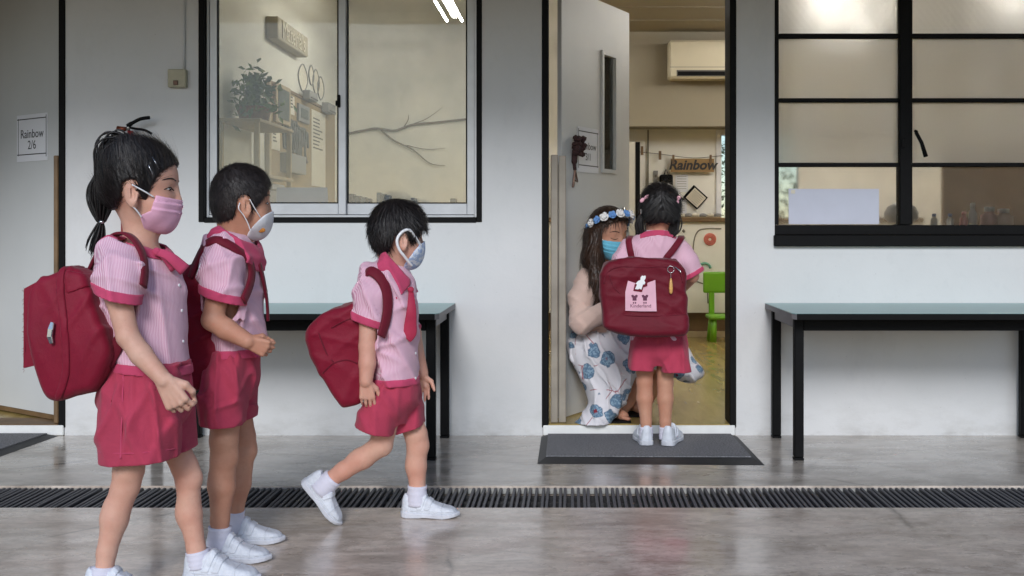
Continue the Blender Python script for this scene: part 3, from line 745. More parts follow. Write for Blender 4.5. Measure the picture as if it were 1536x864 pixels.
        for ax in range(3):
            o = [q for q in range(3) if q != ax]
            sl0 = [slice(1, -1)]*3; sl1 = [slice(1, -1)]*3
            sl0[ax] = slice(0, n[ax]-1); sl1[ax] = slice(1, n[ax])
            a = ins[tuple(sl0)]; b = ins[tuple(sl1)]; ch_ = a != b
            E = np.argwhere(ch_); fl = a[ch_]
            base = E.copy(); base[:, o[0]] += 1; base[:, o[1]] += 1
            def vid(da, db):
                q = base.copy(); q[:, o[0]] -= da; q[:, o[1]] -= db; return idx[q[:, 0], q[:, 1], q[:, 2]]
            qd = np.stack([vid(1, 1), vid(0, 1), vid(0, 0), vid(1, 0)], 1)
            if ax == 1: fl = ~fl
            qd[~fl] = qd[~fl][:, ::-1]
            faces.append(qd)
        Fq = np.concatenate(faces); Fq = Fq[(Fq >= 0).all(1)]
        for _ in range(relax):
            acc = np.zeros_like(V); ct = np.zeros(len(V))
            for i in range(4):
                a, b = Fq[:, i], Fq[:, (i+1) % 4]
                np.add.at(acc, a, V[b]); np.add.at(ct, a, 1); np.add.at(acc, b, V[a]); np.add.at(ct, b, 1)
            V = V*.5+.5*acc/np.maximum(ct, 1)[:, None]
        me = bpy.data.meshes.new(name)
        me.vertices.add(len(V)); me.vertices.foreach_set('co', V.astype(F32).ravel())
        me.loops.add(Fq.size); me.loops.foreach_set('vertex_index', Fq.astype(np.int32).ravel())
        me.polygons.add(len(Fq)); me.polygons.foreach_set('loop_start', np.arange(0, Fq.size, 4, dtype=np.int32)); me.polygons.foreach_set('loop_total', np.full(len(Fq), 4, np.int32))
        me.update(calc_edges=True); me.validate()
        return me
    def obj(s, name, m, parent=None, relax=1):
        return link(name, s.mesh(name, relax), m, parent, True)
# ------------------------------------------------------------------ materials for people and bags
def m_skin(name, c, c2):
    k = NT(name); f = k.noise(11, 6, .65); cc = k.mix(k.ramp(f, [(.32, 0), (.68, 1)]), c, c2)
    cc = k.mix(k.ramp(k.noise(5, 3), [(.50, 0), (.72, .5)]), cc, tuple(x*y for x, y in zip(c2, (1.0, .78, .76)))); cc = k.mix(k.ramp(k.noise(70, 5, .7), [(.5, 0), (.8, .4)]), cc, tuple(x*.82 for x in c2)); k.col(cc)
    k.set(Roughness=.55, Subsurface_Weight=.15); k.b.inputs['Subsurface Radius'].default_value = (.012, .005, .003); k.b.inputs['Subsurface Scale'].default_value = .6
    k.b.inputs['Specular IOR Level'].default_value = .35; k.bump(k.math('ADD', k.noise(220, 4), k.math('MULTIPLY', k.noise(40, 3), .8)), .22, .0015); return k.m
M['skin'] = m_skin('skin', srgb(212, 169, 149), srgb(203, 151, 131)); M['skin2'] = m_skin('skin_tanned', srgb(196, 148, 124), srgb(184, 131, 107))
def m_stripe():
    k = NT('striped_shirting'); sep = k.n('ShaderNodeSeparateXYZ'); k.l(k.co, sep.inputs[0])
    warp = k.math('MULTIPLY', k.noise(9, 3), .02)
    v = k.math('ADD', k.math('ADD', sep.outputs[0], k.math('MULTIPLY', sep.outputs[1], .55)), warp)
    s_ = k.math('SINE', k.math('MULTIPLY', v, 2*math.pi/.0046))
    c = k.mix(k.ramp(k.math('MULTIPLY', k.math('ADD', s_, 1), .5), [(.3, 0), (.7, 1)]), srgb(228, 196, 208), srgb(204, 145, 171))
    k.col(c); k.set(Roughness=.85); k.b.inputs['Sheen Weight'].default_value = .15
    k.bump(k.noise(30, 4), .3, .004); return k.m
M['stripe'] = m_stripe()
def m_cloth(name, c, rough=.85, wr=.35, weave=900, var=.12, sheen=.1):
    k = NT(name); f = k.noise(7, 5, .6); lo = tuple(x*(1-var) for x in c); hi = tuple(min(1, x*(1+var)) for x in c)
    k.col(k.ramp(f, [(.3, lo), (.7, hi)])); k.set(Roughness=rough); k.b.inputs['Sheen Weight'].default_value = sheen; k.b.inputs['Specular IOR Level'].default_value = .25
    k.bump(k.math('ADD', k.noise(26, 5, .6, None, .8), k.math('MULTIPLY', k.noise(weave, 2), .25)), wr, .005); return k.m
M['band'] = m_cloth('pink_trim', srgb(192, 70, 104)); M['shorts'] = m_cloth('pink_twill', srgb(174, 60, 84), wr=.55)
M['bag'] = m_cloth('burgundy_nylon', srgb(126, 14, 42), .6, .5, 700, .12); M['bagdark'] = m_cloth('burgundy_webbing', srgb(104, 14, 36), .7, .3, 500)
M['sock'] = m_cloth('white_sock', srgb(212, 210, 224), .9, .4); M['shoe'] = plain('white_leather', srgb(206, 210, 219), .5, .09, 5, .3, 12, bdist=.02)
M['stitch'] = plain('shoe_stitching', srgb(186, 190, 198), .6, .06, 40)
M['sole'] = plain('scuffed_rubber', srgb(196, 198, 206), .6, .14, 3, .15, 40)
def m_hair(name, c, rough=.33):
    k = NT(name); k.col(k.ramp(k.noise(40, 4, .6), [(.3, tuple(x*.6 for x in c)), (.75, tuple(x*1.6 for x in c))])); k.set(Roughness=rough)
    k.b.inputs['Specular IOR Level'].default_value = .35; k.bump(k.noise(160, 4, .7), .5, .003); return k.m
M['hair'] = m_hair('black_hair', (.011, .009, .009), .42); M['hairb'] = m_hair('brown_hair', (.035, .018, .011), .38)
M['hairl'] = m_hair('hair_highlight', (.035, .026, .024), .4); M['hair_short'] = m_hair('cropped_hair', (.020, .015, .014), .5)
M['maskpink'] = m_cloth('pink_mask', srgb(226, 172, 196), .8, .25); M['maskwhite'] = m_cloth('white_mask', srgb(226, 226, 230), .85, .3)
def m_bluemask():
    k = NT('patterned_mask'); k.col(k.mix(k.ramp(k.noise(70, 2), [(.47, 0), (.53, 1)]), srgb(222, 228, 240), srgb(168, 188, 222))); k.set(Roughness=.85); return k.m
M['maskprint'] = m_bluemask(); M['maskblue'] = m_cloth('surgical_mask', srgb(106, 182, 208), .8, .2)
M['eyewhite'] = plain('eye_white', srgb(222, 216, 212), .25, .02); M['iris'] = plain('iris', (.008, .005, .004), .15, .0)
M['lash'] = plain('lash', (.010, .007, .006), .6, .0); M['lip'] = plain('lip', srgb(180, 96, 92), .45, .05)
M['white'] = plain('white_plastic', srgb(232, 232, 234), .4, .02); M['chrome'] = plain('chrome', srgb(200, 200, 204), .2, .02, metal=.9)
M['cardigan'] = m_cloth('beige_knit', srgb(206, 178, 166), .92, .45, 420, .05, .3)
# ------------------------------------------------------------------ head
class Head:
    def __init__(s, px, py, d, hpx, yaw=0.0, pitch=0.0, roll=0.0, fs=.88, ss=1.0):
        s.C = Vector(P(px, py, d)); s.H = hpx*d/FP; s.fs = fs; s.ss = ss
        s.R = (Matrix.Rotation(yaw, 3, 'Z') @ Matrix.Rotation(pitch, 3, 'Y') @ Matrix.Rotation(roll, 3, 'X'))
    def L(s, f, l, u): return s.C+s.R @ Vector((f*s.fs, l*s.ss, u))*s.H
    def loc(s, x, y, z):
        """world arrays -> local (f,l,u)"""
        Ri = np.array(s.R.transposed()); X, Y, Z = x-s.C.x, y-s.C.y, z-s.C.z
        return ((Ri[0][0]*X+Ri[0][1]*Y+Ri[0][2]*Z)/(s.H*s.fs), (Ri[1][0]*X+Ri[1][1]*Y+Ri[1][2]*Z)/(s.H*s.ss), (Ri[2][0]*X+Ri[2][1]*Y+Ri[2][2]*Z)/s.H)
    def E(s, v, f, l, u, rf, rl, ru, k=.03, op='add', infl=0.0, extra=None):
        rot = s.R if extra is None else s.R @ extra
        v.ell(s.L(f, l, u), (rf*s.fs*s.H+infl, rl*s.ss*s.H+infl, ru*s.H+infl), k*s.H, op, rot)
    def skull(s, v, infl=0.0, k=.03): s.E(v, -.06, 0, .10, .47, .39, .405, k, infl=infl)
    def face(s, v, infl=0.0, detail=True):
        s.E(v, .10, 0, -.17, .31, .305, .34, .08, infl=infl)
        for q in (-1, 1): s.E(v, .19, q*.15, -.20, .17, .16, .17, .06, infl=infl)
        s.E(v, .25, 0, -.37, .12, .13, .11, .08, infl=infl)
        if detail:
            for q in (-1, 1): s.E(v, .44, q*.165, -.005, .07, .10, .055, .05, 'sub')
            v.cone(s.L(.385, 0, .0), s.L(.425, 0, -.13), .030*s.H, .046*s.H, .05*s.H)
            for q in (-1, 1): v.ell(s.L(.395, q*.045, -.145), (.034*s.H,)*3, .03*s.H)
            v.cone(s.L(.385, -.07, -.275), s.L(.385, .07, -.275), .022*s.H, .022*s.H, .03*s.H)
            v.cone(s.L(.375, -.06, -.31), s.L(.375, .06, -.31), .024*s.H, .024*s.H, .03*s.H)
    def ears(s, v, size=1.0, du=0.0):
        for q in (-1, 1):
            ex = Matrix.Rotation(q*R(28), 3, 'Z') @ Matrix.Rotation(R(-10), 3, 'Y')
            s.E(v, -.06, q*.40, -.085+du, .105*size, .030, .145*size, .03, extra=ex)
            v.cone(s.L(-.02, q*.39, -.19+du), s.L(-.02, q*.385, -.22+du), .04*s.H, .035*s.H, .03*s.H)
            s.E(v, -.035, q*.455, -.075+du, .070*size, .055, .098*size, .012, 'sub', extra=ex)
            v.cone(s.L(.015, q*.405, -.085+du), s.L(.005, q*.405, -.125+du), .024*s.H, .022*s.H, .012*s.H); v.cone(s.L(-.075, q*.425, -.03+du), s.L(-.06, q*.42, -.13+du), .014*s.H, .014*s.H, .012*s.H)
    def onface(s, v, l, u, off=0.0):
        a = np.array(s.L(.75, l, u)); b = np.array(s.L(.0, l, u)); dv = b-a; n = 220
        for i in range(n):
            p = a+dv*i/n
            if v.sample(p) < 0: break
        return Vector(p)-Vector(dv).normalized()*off
def brows_eyes(hd, v, parent, look=0.0, closed=False, browcol='lash'):
    H = hd.H; F = hd.R @ Vector((1, 0, 0)); S_ = hd.R @ Vector((0, 1, 0)); U = hd.R @ Vector((0, 0, 1))
    for q in (-1, 1):
        e = hd.onface(v, q*.165, -.01)
        if not closed:
            MB().ball(e-F*.022*H, .040*H, (.8, 1.4, .36), 2, hd.R).build('eye', M['eyewhite'], parent, True)
            MB().ball(e+F*.004*H-S_*look*H, .030*H, (.5, 1, .62), 2, hd.R).build('iris', M['iris'], parent, True)
        up = [hd.onface(v, q*(.165+a), -.01+b, .004*H) for a, b in ((-.075, -.010), (-.04, .010), (0, .018), (.045, .010), (.08, -.008))] if not closed else [hd.onface(v, q*(.165+a), -.03+b, .003*H) for a, b in ((-.075, .0), (-.04, -.016), (0, -.022), (.045, -.014), (.085, .004))]
        MB().tube(spline(up, 3), [.005*H]*4+[.008*H]*5+[.006*H]*3+[.003*H], 6).build('eyelash', M['lash'], parent, True)
        br = [hd.onface(v, q*(.165+a), .09+b, .002*H) for a, b in ((-.08, .0), (-.02, .018), (.05, .016), (.11, -.008))]
        MB().tube(spline(br, 3), [.008*H]*4+[.009*H]*3+[.007*H]*2+[.003*H], 6).build('eyebrow', M[browcol], parent, True)
def make_mask(hd, poly, mat_, parent, bulge=.0, pleats=0, h=.0028, infl=.006, name='face_mask'):
    lo = np.min([hd.L(a, b, c) for a in (-.15, .62) for b in (-.5, .5) for c in (-.66, .15)], 0); hi = np.max([hd.L(a, b, c) for a in (-.15, .62) for b in (-.5, .5) for c in (-.66, .15)], 0)
    v = Vol(lo, hi, h); hd.skull(v, infl); hd.face(v, infl, False)
    hd.E(v, .335, 0, -.16, .09, .10, .14, .12, infl=infl)
    hd.E(v, .28, 0, -.28, .115+bulge, .16, .17, .10, infl=infl)
    x, y, z = v.xyz(); f, l, u = hd.loc(x, y, z)
    if pleats:
        for uu in (-.16, -.24, -.32)[:pleats]: v.d = (v.d+(.0028*np.exp(-((u-uu+.10*(f-.3))/.022)**2)*np.tanh((u-uu+.10*(f-.3))/.010)).astype(F32)).astype(F32)
    v.shell(.0055)
    v.d = smax(v.d, (polysd(f, u, poly)*hd.H*.9).astype(F32), .002).astype(F32)
    return v.obj(name, mat_, parent), v
def earloop(hd, pts, r, mat_, parent):
    for q in (-1, 1):
        MB().tube(spline([hd.L(a, q*b, c) for a, b, c in pts], 5), r, 6).build('ear_loop', mat_, parent, True)
def strands(src, flow, count, length, width, lift, mat_, name, parent, seed=1, seg=4, droop=0.0, jitter=.25, keep=None):
    """thin tapered locks lying on a surface mesh and following flow(p) -> direction"""
    rng = np.random.RandomState(seed); me = src.data; n = len(me.vertices)
    co = np.empty(n*3, F32); me.vertices.foreach_get('co', co); co = co.reshape(-1, 3)
    no = np.array([v.normal for v in me.vertices]) if n < 400000 else None
    bm = bmesh.new(); pick = rng.choice(n, count)
    for i in pick:
        p = Vector(co[i]); nn = Vector(no[i])
        if keep is not None and not keep(p): continue
        pts = []; wd = []; L_ = length*rng.uniform(.6, 1.4); d = None
        for k_ in range(seg+1):
            t = k_/seg; pts.append(p+nn*(.0004+lift*t*t)+Vector((0, 0, -droop*t*t))); wd.append(width*(1-t)**.7*rng.uniform(.8, 1.2)+.0001)
            fl = flow(p); fl = fl-nn*fl.dot(nn)
            if fl.length < 1e-6: fl = Vector((1, 0, 0))
            fl.normalize(); fl += Vector(rng.normal(size=3))*jitter*.25; d = fl
            p = p+d*(L_/seg)
        sd_ = d.cross(nn)
        if sd_.length < 1e-5: continue
        sd_.normalize(); a = [bm.verts.new(q+sd_*w) for q, w in zip(pts, wd)]; b = [bm.verts.new(q-sd_*w) for q, w in zip(pts, wd)]
        for k_ in range(seg): bm.faces.new((a[k_], a[k_+1], b[k_+1], b[k_]))
    me2 = bpy.data.meshes.new(name); bm.to_mesh(me2); bm.free()
    o = link(name, me2, mat_, parent, True); o['kind'] = 'stuff'; return o
def unit(v): v = np.array(v, float); return v/np.linalg.norm(v)
def hand(vol, W_, D, N, T, L, curls, spread=.06, thumb=(.55, .8, .15), thumb2=(.85, .3, .35), fk=.0025, tcurl=None):
    W_, D, N, T = np.array(W_, float), unit(D), unit(N), unit(T)
    T = unit(T-D*(T@D)); N = unit(N-D*(N@D)-T*(N@T))
    lens = [.38, .42, .39, .31]
    for j in range(4):
        o = (.172-.115*j)*L; b = W_+D*(.50-.02*abs(j-1))*L+T*o
        vol.cone(W_+T*o*.55-N*.01*L, b-N*.01*L, .085*L, .070*L, .03*L)
    vol.cone(W_+D*.1*L+T*.05*L, W_+D*.4*L+T*.1*L+N*.03*L, .085*L, .08*L, .03*L)
    for j in range(4):
        o = (.172-.115*j)*L; p = W_+D*(.50-.02*abs(j-1))*L+T*o; ang = 0; r = [.053, .051, .047, .040] if j < 3 else [.047, .044, .041, .036]
        for q in range(3):
            ang += curls[j][q] if hasattr(curls[0], '__len__') else curls[q]
            dv = D*math.cos(ang)+N*math.sin(ang)+T*spread*(1.5-j); e = p+unit(dv)*lens[j]*(.45, .31, .24)[q]*L
            vol.cone(p, e, r[q]*L, r[q+1]*L, .002 if q == 0 else fk*.5); p = e
    b = W_+D*.10*L+T*.12*L+N*.04*L; c = b+unit(D*thumb[0]+T*thumb[1]+N*thumb[2])*.22*L
    vol.cone(b, c, .095*L, .075*L, .02*L)
    e = c+unit(D*thumb2[0]+T*thumb2[1]+N*thumb2[2])*.18*L; vol.cone(c, e, .07*L, .062*L, .004)
    tc = tcurl or thumb2; g = e+unit(D*tc[0]+T*tc[1]+N*tc[2])*.14*L; vol.cone(e, g, .062*L, .048*L, .003)
def knee(v, c, r=.024, f=(1, 0, 0)):
    c = np.array(c, float)+np.array(f, float)*.020; v.ell(c, (r*.9, r*.95, r*1.15), .018); v.cone(c+np.array([0, -.012, -.026]), c+np.array([0, .012, -.026]), .008, .008, .01)
def rows(rs, d, yc=None):
    out = []
    for r in rs:
        py, a, b, ry = r[:4]; dy = r[4] if len(r) > 4 else 0.0; dd = d+dy
        xa = P(a, py, dd)[0]; xb = P(b, py, dd)[0]; out.append((P(0, py, dd)[2], (xa+xb)/2, dd-CD, abs(xb-xa)/2, ry))
    return out
def bounds(px0, px1, py0, py1, d0, d1):
    c = [P(a, b, d) for a in (px0, px1) for b in (py0, py1) for d in (d0, d1)]
    return np.min(c, 0), np.max(c, 0)
def wpoly(pts, d): return [(P(a, b, d)[0], P(a, b, d)[2]) for a, b in pts]
def plane_py(px0, py0, px1, py1, d, below=True):
    """half-space function: keeps what lies above (below=False: under) the line through two picture points at depth d"""
    a = P(px0, py0, d); b = P(px1, py1, d); s_ = (b[2]-a[2])/(b[0]-a[0]+1e-9)
    return (lambda x, y, z: (a[2]+(x-a[0])*s_-z)) if below else (lambda x, y, z: (z-a[2]-(x-a[0])*s_))
def overlay(vol, poly, t, o, name, mat_, parent, y0=None, y1=None, k=.0015, relax=1):
    v = vol.copy(); v.d = np.maximum(v.d-o, -(v.d+t)).astype(F32)
    v.cpoly(poly, k, y0, y1)
    return v.obj(name, mat_, parent, relax)
def outside(vol, rw, d, m=.020):
    """mask of what lies off the trunk (the sleeves)"""
    q = vol.copy(); q.d = np.full(q.d.shape, .5, F32); q.zloft(rows(rw, d), .01); return q.d > m
def two_sided(v, name, mat_, parent, yc):
    y = v.ax[1][None, :, None]
    for q in (-1, 1):
        w = v.copy(); w.d = np.maximum(w.d, q*(y-yc)).astype(F32)
        if (w.d < 0).any(): w.obj(name, mat_, parent)
def trousers(lo, hi, base, d, near, dn, far, df, nl, fl, top, seed, name, parent, h=.0038, amp=.016, extra=None, p=2.6):
    """short trouser legs: each leg cut along its own hem line, then joined at the seat"""
    def leg(rw, dd, ln):
        v = Vol(lo, hi, h); v.zloft(rows(rw, dd), .01, p, infl=-.010); fold(v); v.shell(.010)
        a, b = P(*ln[0], dd), P(*ln[1], dd)
        v.clip(lambda x, y, z: np.interp(x, [a[0], b[0]], [a[2], b[2]])-z); return v
    def fold(v): v.disp(lambda x, y, z: .004*wrinkle(x, y, z, seed, (30, 20, 9))-amp*folds(x, y, z, seed+3, [(36, 10, 8), (22, 6, 16), (-28, 8, 18), (44, 0, 4)]))
    g = Vol(lo, hi, h); g.zloft(rows(base, d), .01, infl=-.008); fold(g); g.shell(.010)
    n_ = leg(near, dn, nl); f_ = leg(far, df, fl)
    g.d = smin(smin(g.d, n_.d, .012), f_.d, .006).astype(F32)
    g.clip(lambda x, y, z: z-P(0, top, d)[2])
    if extra: extra(g)
    o = g.obj(name, M['shorts'], parent); return g
def over(vol, pts, off=.004):
    """points on top of a shoulder: list of (px, depth) -> (point, normal)"""
    out = []; off = off+(.006 if hasattr(vol, 'smooth') else 0); vol = getattr(vol, 'smooth', vol)
    for px, d_ in pts:
        x_ = P(px, 380, d_)[0]; y_ = d_-CD; zt = vol.lo[2]+(vol.n[2]-2)*vol.h; p = None
        for i in range(vol.n[2]*2):
            q = np.array([x_, y_, zt-i*vol.h*.5])
            if q[2] < vol.lo[2]+vol.h: break
            if vol.sample(q) < 0: p = q; break
        if p is None: continue
        g = vol.grad(p); out.append((tuple(p+g*off), tuple(g)))
    return out
def strap_on(vol, pts, w, off, name, mat_, parent, t=.004, pre=(), post=(), n=5):
    off = off+(.006 if hasattr(vol, 'smooth') else 0); vol = getattr(vol, 'smooth', vol)
    ps, ns = [], []
    for p, n_ in pre: ps.append(Vector(p)); ns.append(Vector(n_))
    for a, b in pts:
        p, g = vol.surf(a, b, off); ps.append(p); ns.append(g)
    for p, n_ in post: ps.append(Vector(p)); ns.append(Vector(n_))
    for _ in range(2 if len(ps) > 6 else 0):
        ps = [ps[0]]+[ps[i]*.5+(ps[i-1]+ps[i+1])*.25 for i in range(1, len(ps)-1)]+[ps[-1]]; ns = [ns[0]]+[ns[i]*.5+(ns[i-1]+ns[i+1])*.25 for i in range(1, len(ns)-1)]+[ns[-1]]
    ps = [p+n_.normalized()*.004 for p, n_ in zip(ps, ns)]
    return MB().ribbon(spline(ps, n), spline(ns, n), w, t).build(name, mat_, parent, True)
# ------------------------------------------------------------------ school shoe, built once
SEAMS = []
def shoe_meshes():
    out = []
    def plan(x):        # half width along the foot (length 1)
        return np.interp(x, [-.08, -.02, .0, .03, .10, .25, .42, .60, .74, .86, .95, .99, 1.02, 1.08], [-.12, .0, .06, .105, .135, .138, .140, .168, .178, .160, .110, .055, .0, -.12])
    up = rpoly([(.01, .07), (-.01, .20), (.02, .36), (.07, .43), (.13, .40), (.24, .36), (.33, .40), (.40, .42), (.48, .34), (.62, .26), (.78, .21), (.92, .175), (.99, .11), (.97, .06), (.5, .05)], 3)
    v = Vol((-.06, -.24, -.03), (1.07, .24, .52), .0125)
    x, y, z = v.xyz(); w = plan(x)*(1-.55*np.clip((z-.12)/.36, 0, 1)**1.2)
    a = polysd(v.ax[0][:, None], v.ax[2][None, :], up)[:, None, :]
    v.d = smax(np.broadcast_to(a, v.d.shape), np.broadcast_to(np.abs(y)-w, v.d.shape), .075).astype(F32)
    v.put(lambda x, y, z: np.sqrt(((x-.20)/1.5)**2+(y/.9)**2+((z-.44)/1.0)**2)-.082, (.05, -.1, .3), (.35, .1, .55), .02, 'sub')
    v.disp(lambda x, y, z: .004*wrinkle(x, y, z, 5, (14, 10, 14)))
    me_up = v.mesh('shoe_upper')
    st = []
    for (x0_, x1_) in ((.37, .47), (.51, .61)):
        q = v.copy(); q.d = np.maximum(q.d-.016, -(q.d+.01)).astype(F32)
        q.cpoly([(x0_-.10, .15), (x1_-.10, .15), (x1_+.03, .5), (x0_+.03, .5)], .004); st.append(q.mesh('shoe_strap'))
    for pl in ([(.74, 0), (.757, 0), (.735, .4), (.715, .4)], [(.20, 0), (.215, 0), (.13, .5), (.115, .5)], [(.0, .135), (1.1, .115), (1.1, .128), (.0, .15)]):
        q = v.copy(); q.d = np.maximum(q.d-.007, -(q.d+.01)).astype(F32); q.cpoly(pl, .002); SEAMS.append(q.mesh('shoe_seam'))
    v = Vol((-.06, -.24, -.03), (1.08, .24, .2), .0125); x, y, z = v.xyz()
    dz = np.interp(x, [0, .08, .3, .45, .75, 1.0], [.012, .0, .004, .014, .0, .035]); tz = np.interp(x, [0, .3, .5, .8, 1.0], [.115, .10, .092, .09, .115])
    v.d = smax(np.broadcast_to(np.abs(y)-(plan(x*.985+.003)+.014), v.d.shape), np.broadcast_to(np.maximum(z-tz, dz-z), v.d.shape), .025).astype(F32)
    v.disp(lambda x, y, z: .004*(np.abs(z-.05) < .008))
    return me_up, st, v.mesh('shoe_sole')
SHOE = shoe_meshes()
for me_ in [SHOE[0], SHOE[2]]+SHOE[1]: me_.polygons.foreach_set('use_smooth', [True]*len(me_.polygons))
SHOE[0].materials.append(M['shoe']); SHOE[2].materials.append(M['sole']); [q.materials.append(M['shoe']) for q in SHOE[1]]
for q in SEAMS: q.materials.append(M['stitch']); q.polygons.foreach_set('use_smooth', [True]*len(q.polygons))
def place_shoe(parent, Mx):
    """Mx: shoe space (heel at 0, toe at x=1) -> world"""
    for me_, nm in [(SHOE[0], 'shoe'), (SHOE[2], 'shoe_sole')]+[(q, 'shoe_strap') for q in SHOE[1]]+[(q, 'shoe_seam') for q in SEAMS]:
        if nm == 'shoe':
            o = link(nm, me_, None, parent); o.matrix_basis = Mx; up = o
        else:
            o = bpy.data.objects.new(nm, me_); COL.objects.link(o); o.parent = up
def shoemat(heel, L, yaw=0.0, pitch=0.0, pivot=0.0, z=0.0):
    return Matrix.Translation((heel[0], heel[1], heel[2])) @ Matrix.Rotation(yaw, 4, 'Z') @ Matrix.Rotation(pitch, 4, 'Y') @ Matrix.Diagonal((L, L, L, 1)) @ Matrix.Translation((-pivot, 0, 0))
def sock(parent, a, b, ra, rb, name='sock'):
    """a: top at the leg, b: down in the shoe"""
    a = Vector(a); b = Vector(b); n = 9; pts = [a.lerp(b, i/n) for i in range(n+1)]
    rad = [ra+(rb-ra)*i/n+.0012*math.sin(i*2.2) for i in range(n+1)]; rad[0] = ra+.001
    return MB().tube(pts, rad, 20).build(name, M['sock'], parent, True)
# ------------------------------------------------------------------ girl with the ponytail, walking
def girl_walking():
    d = 3.15
    t = thing('person', 'girl with ponytail and pink face mask walking, burgundy bag on her back', 'person', (P(215, 0, d)[0], d-CD, 0), 'children in pink uniform')
    hd = Head(217, 281, d, 133, yaw=R(9), pitch=R(3), fs=.87)
    shirt_rows = [(350, 192, 232, .045), (360, 178, 242, .085), (372, 160, 252, .115), (392, 143, 268, .130), (430, 136, 280, .132), (470, 141, 282, .128), (510, 153, 283, .125), (545, 166, 284, .122), (568, 170, 281, .118)]
    # body
    lo, hi = bounds(110, 325, 195, 900, 2.78, 3.45); lo[2] = .02
    v = Vol(lo, hi, .0036)
    v.zloft(rows(shirt_rows, d), .01, infl=-.030)
    v.zloft(rows([(550, 185, 265, .09), (590, 180, 262, .09), (615, 185, 258, .08)], d), .03)
    hd.skull(v); hd.face(v); hd.ears(v)
    v.chain([hd.L(-.13, 0, -.22), P(212, 345, d), P(208, 372, d)], [.046, .041, .050], .025)
    # near (right) leg, trailing; far (left) leg, stepping forward
    v.chain([P(200, 620, 3.09), P(193, 705, 3.08), P(186, 735, 3.08), P(172, 780, 3.07), P(160, 828, 3.06), P(155, 868, 3.05)], [.048, .041, .036, .0355, .026, .0235], .010)
    v.chain([P(238, 620, 3.22), P(277, 700, 3.22), P(282, 722, 3.22), P(285, 770, 3.22), P(294, 822, 3.22), P(298, 850, 3.22)], [.046, .037, .034, .0335, .026, .024], .010)
    knee(v, P(186, 728, 3.08), .024, (.97, 0, .1)); knee(v, P(282, 716, 3.22), .023)
    v.ell(P(170, 772, 3.075), (.030, .030, .05), .02); v.ell(P(279, 768, 3.225), (.028, .028, .045), .02)
    # near arm, swung forward; far arm behind the body
    el = P(192, 505, 2.97); wr_ = P(247, 571, 2.95)
    v.chain([P(176, 395, 3.02), P(177, 445, 2.985), el, P(212, 532, 2.965), wr_], [.036, .034, .0295, .0295, .0215], .008)
    v.chain([P(190, 400, 3.27), P(196, 470, 3.31), P(200, 520, 3.30)], [.038, .034, .028], .012)
    hand(v, wr_, (.36, .0, -.62), (-.25, 1, -.15), (1, -.1, .45), .146, [(.55, 1.15, .9), (.62, 1.2, .9), (.68, 1.2, .9), (.75, 1.2, .8)], .05, (.75, .75, .1), (.85, .1, .35), tcurl=(.55, -.5, .55))
    body = v.obj('body', M['skin'], t)
    brows_eyes(hd, v, t, 0.0)
    # mask
    mk, mv = make_mask(hd, [(.22, -.085), (.60, -.14), (.62, -.46), (.36, -.53), (.07, -.50), (.03, -.32), (.17, -.26)], M['maskpink'], t, .0, 2)
    earloop(hd, [(.20, .335, -.11), (.09, .405, -.05), (-.04, .455, .01)], .0022, M['white'], mk)
    earloop(hd, [(-.03, .42, -.22), (.02, .39, -.27), (.07, .35, -.34)], .0022, M['white'], mk)
    # hair: cap combed back to a high tail
    lo, hi = bounds(140, 292, 188, 345, 2.98, 3.34); hv = Vol(lo, hi, .0032)
    hd.skull(hv, .010); hd.E(hv, -.30, 0, -.04, .21, .30, .24, .08, infl=.003)
    x, y, z = hv.xyz(); f, l, u = hd.loc(x, y, z)
    line = rpoly([(-.8, .8), (.3, .75), (.50, .50), (.43, .335), (.34, .245), (.245, .15), (.165, .0), (.105, -.15), (.045, -.10), (.01, .04), (-.07, .075), (-.17, .02), (-.19, -.10), (-.23, -.18), (-.34, -.27), (-.8, -.22)], 3)
    hv.d = smax(hv.d, (polysd(f, u, line)*hd.H).astype(F32), .004).astype(F32)
    ang = np.arctan2(l, f+.15); hv.disp(lambda x, y, z: .0012*np.sin(46*ang+6*np.sin(7*u)))
    hair = hv.obj('hair', M['hair'], t)
    tie = Vector(P(191, 216, d))
    strands(hair, lambda p: tie-p, 4800, .055, .0008, .0016, M['hair'], 'hair_strand', hair, 2, jitter=.4)
    strands(hair, lambda p: tie-p, 1300, .06, .0006, .003, M['hairl'], 'hair_highlight', hair, 12, jitter=.5)
    strands(hair, lambda p: tie-p, 160, .05, .0006, .007, M['hair'], 'stray_hair', hair, 3, 4, 0.0, .25, keep=lambda p: p.z > hd.L(0, 0, .15).z or p.x < hd.L(-.25, 0, 0).x)
    rng = random.Random(5); pt = MB()
    cen = [(193, 215), (183, 209), (170, 212), (161, 228), (160, 250), (158, 285), (156, 310), (153, 332)]
    cen2 = [(190, 218), (178, 219), (166, 232), (150, 262), (140, 280), (139, 300), (146, 322), (152, 333)]
    for i in range(120):
        src = cen if i < 74 else cen2
        o = Vector((rng.gauss(0, 1), rng.gauss(0, 1), rng.gauss(0, 1)))*.0095
        pts = []
        for k_, (a, b) in enumerate(src):
            s_ = [.35, .9, 1.3, 1.5, 1.4, 1.2, .9, .35][k_] if i < 74 else [.3, .7, .9, .9, .85, .8, .6, .3][k_]
            pts.append(Vector(P(a, b, d))+o*s_)
        pt.tube(spline(pts, 4), [.0028]*29, 5)
    for i in range(60):
        o = Vector((rng.gauss(0, 1), rng.gauss(0, 1), rng.gauss(0, .4)))*.006
        pts = [Vector(P(a, b, d))+o*s_ for (a, b), s_ in zip([(152, 333), (151, 345), (147, 362), (140, 380+rng.uniform(-6, 8))], (.35, 1, 1.5, 1.2))]
        pt.tube(spline(pts, 4), [.0026]*9+[.0018, .0014, .001, .0006], 5)
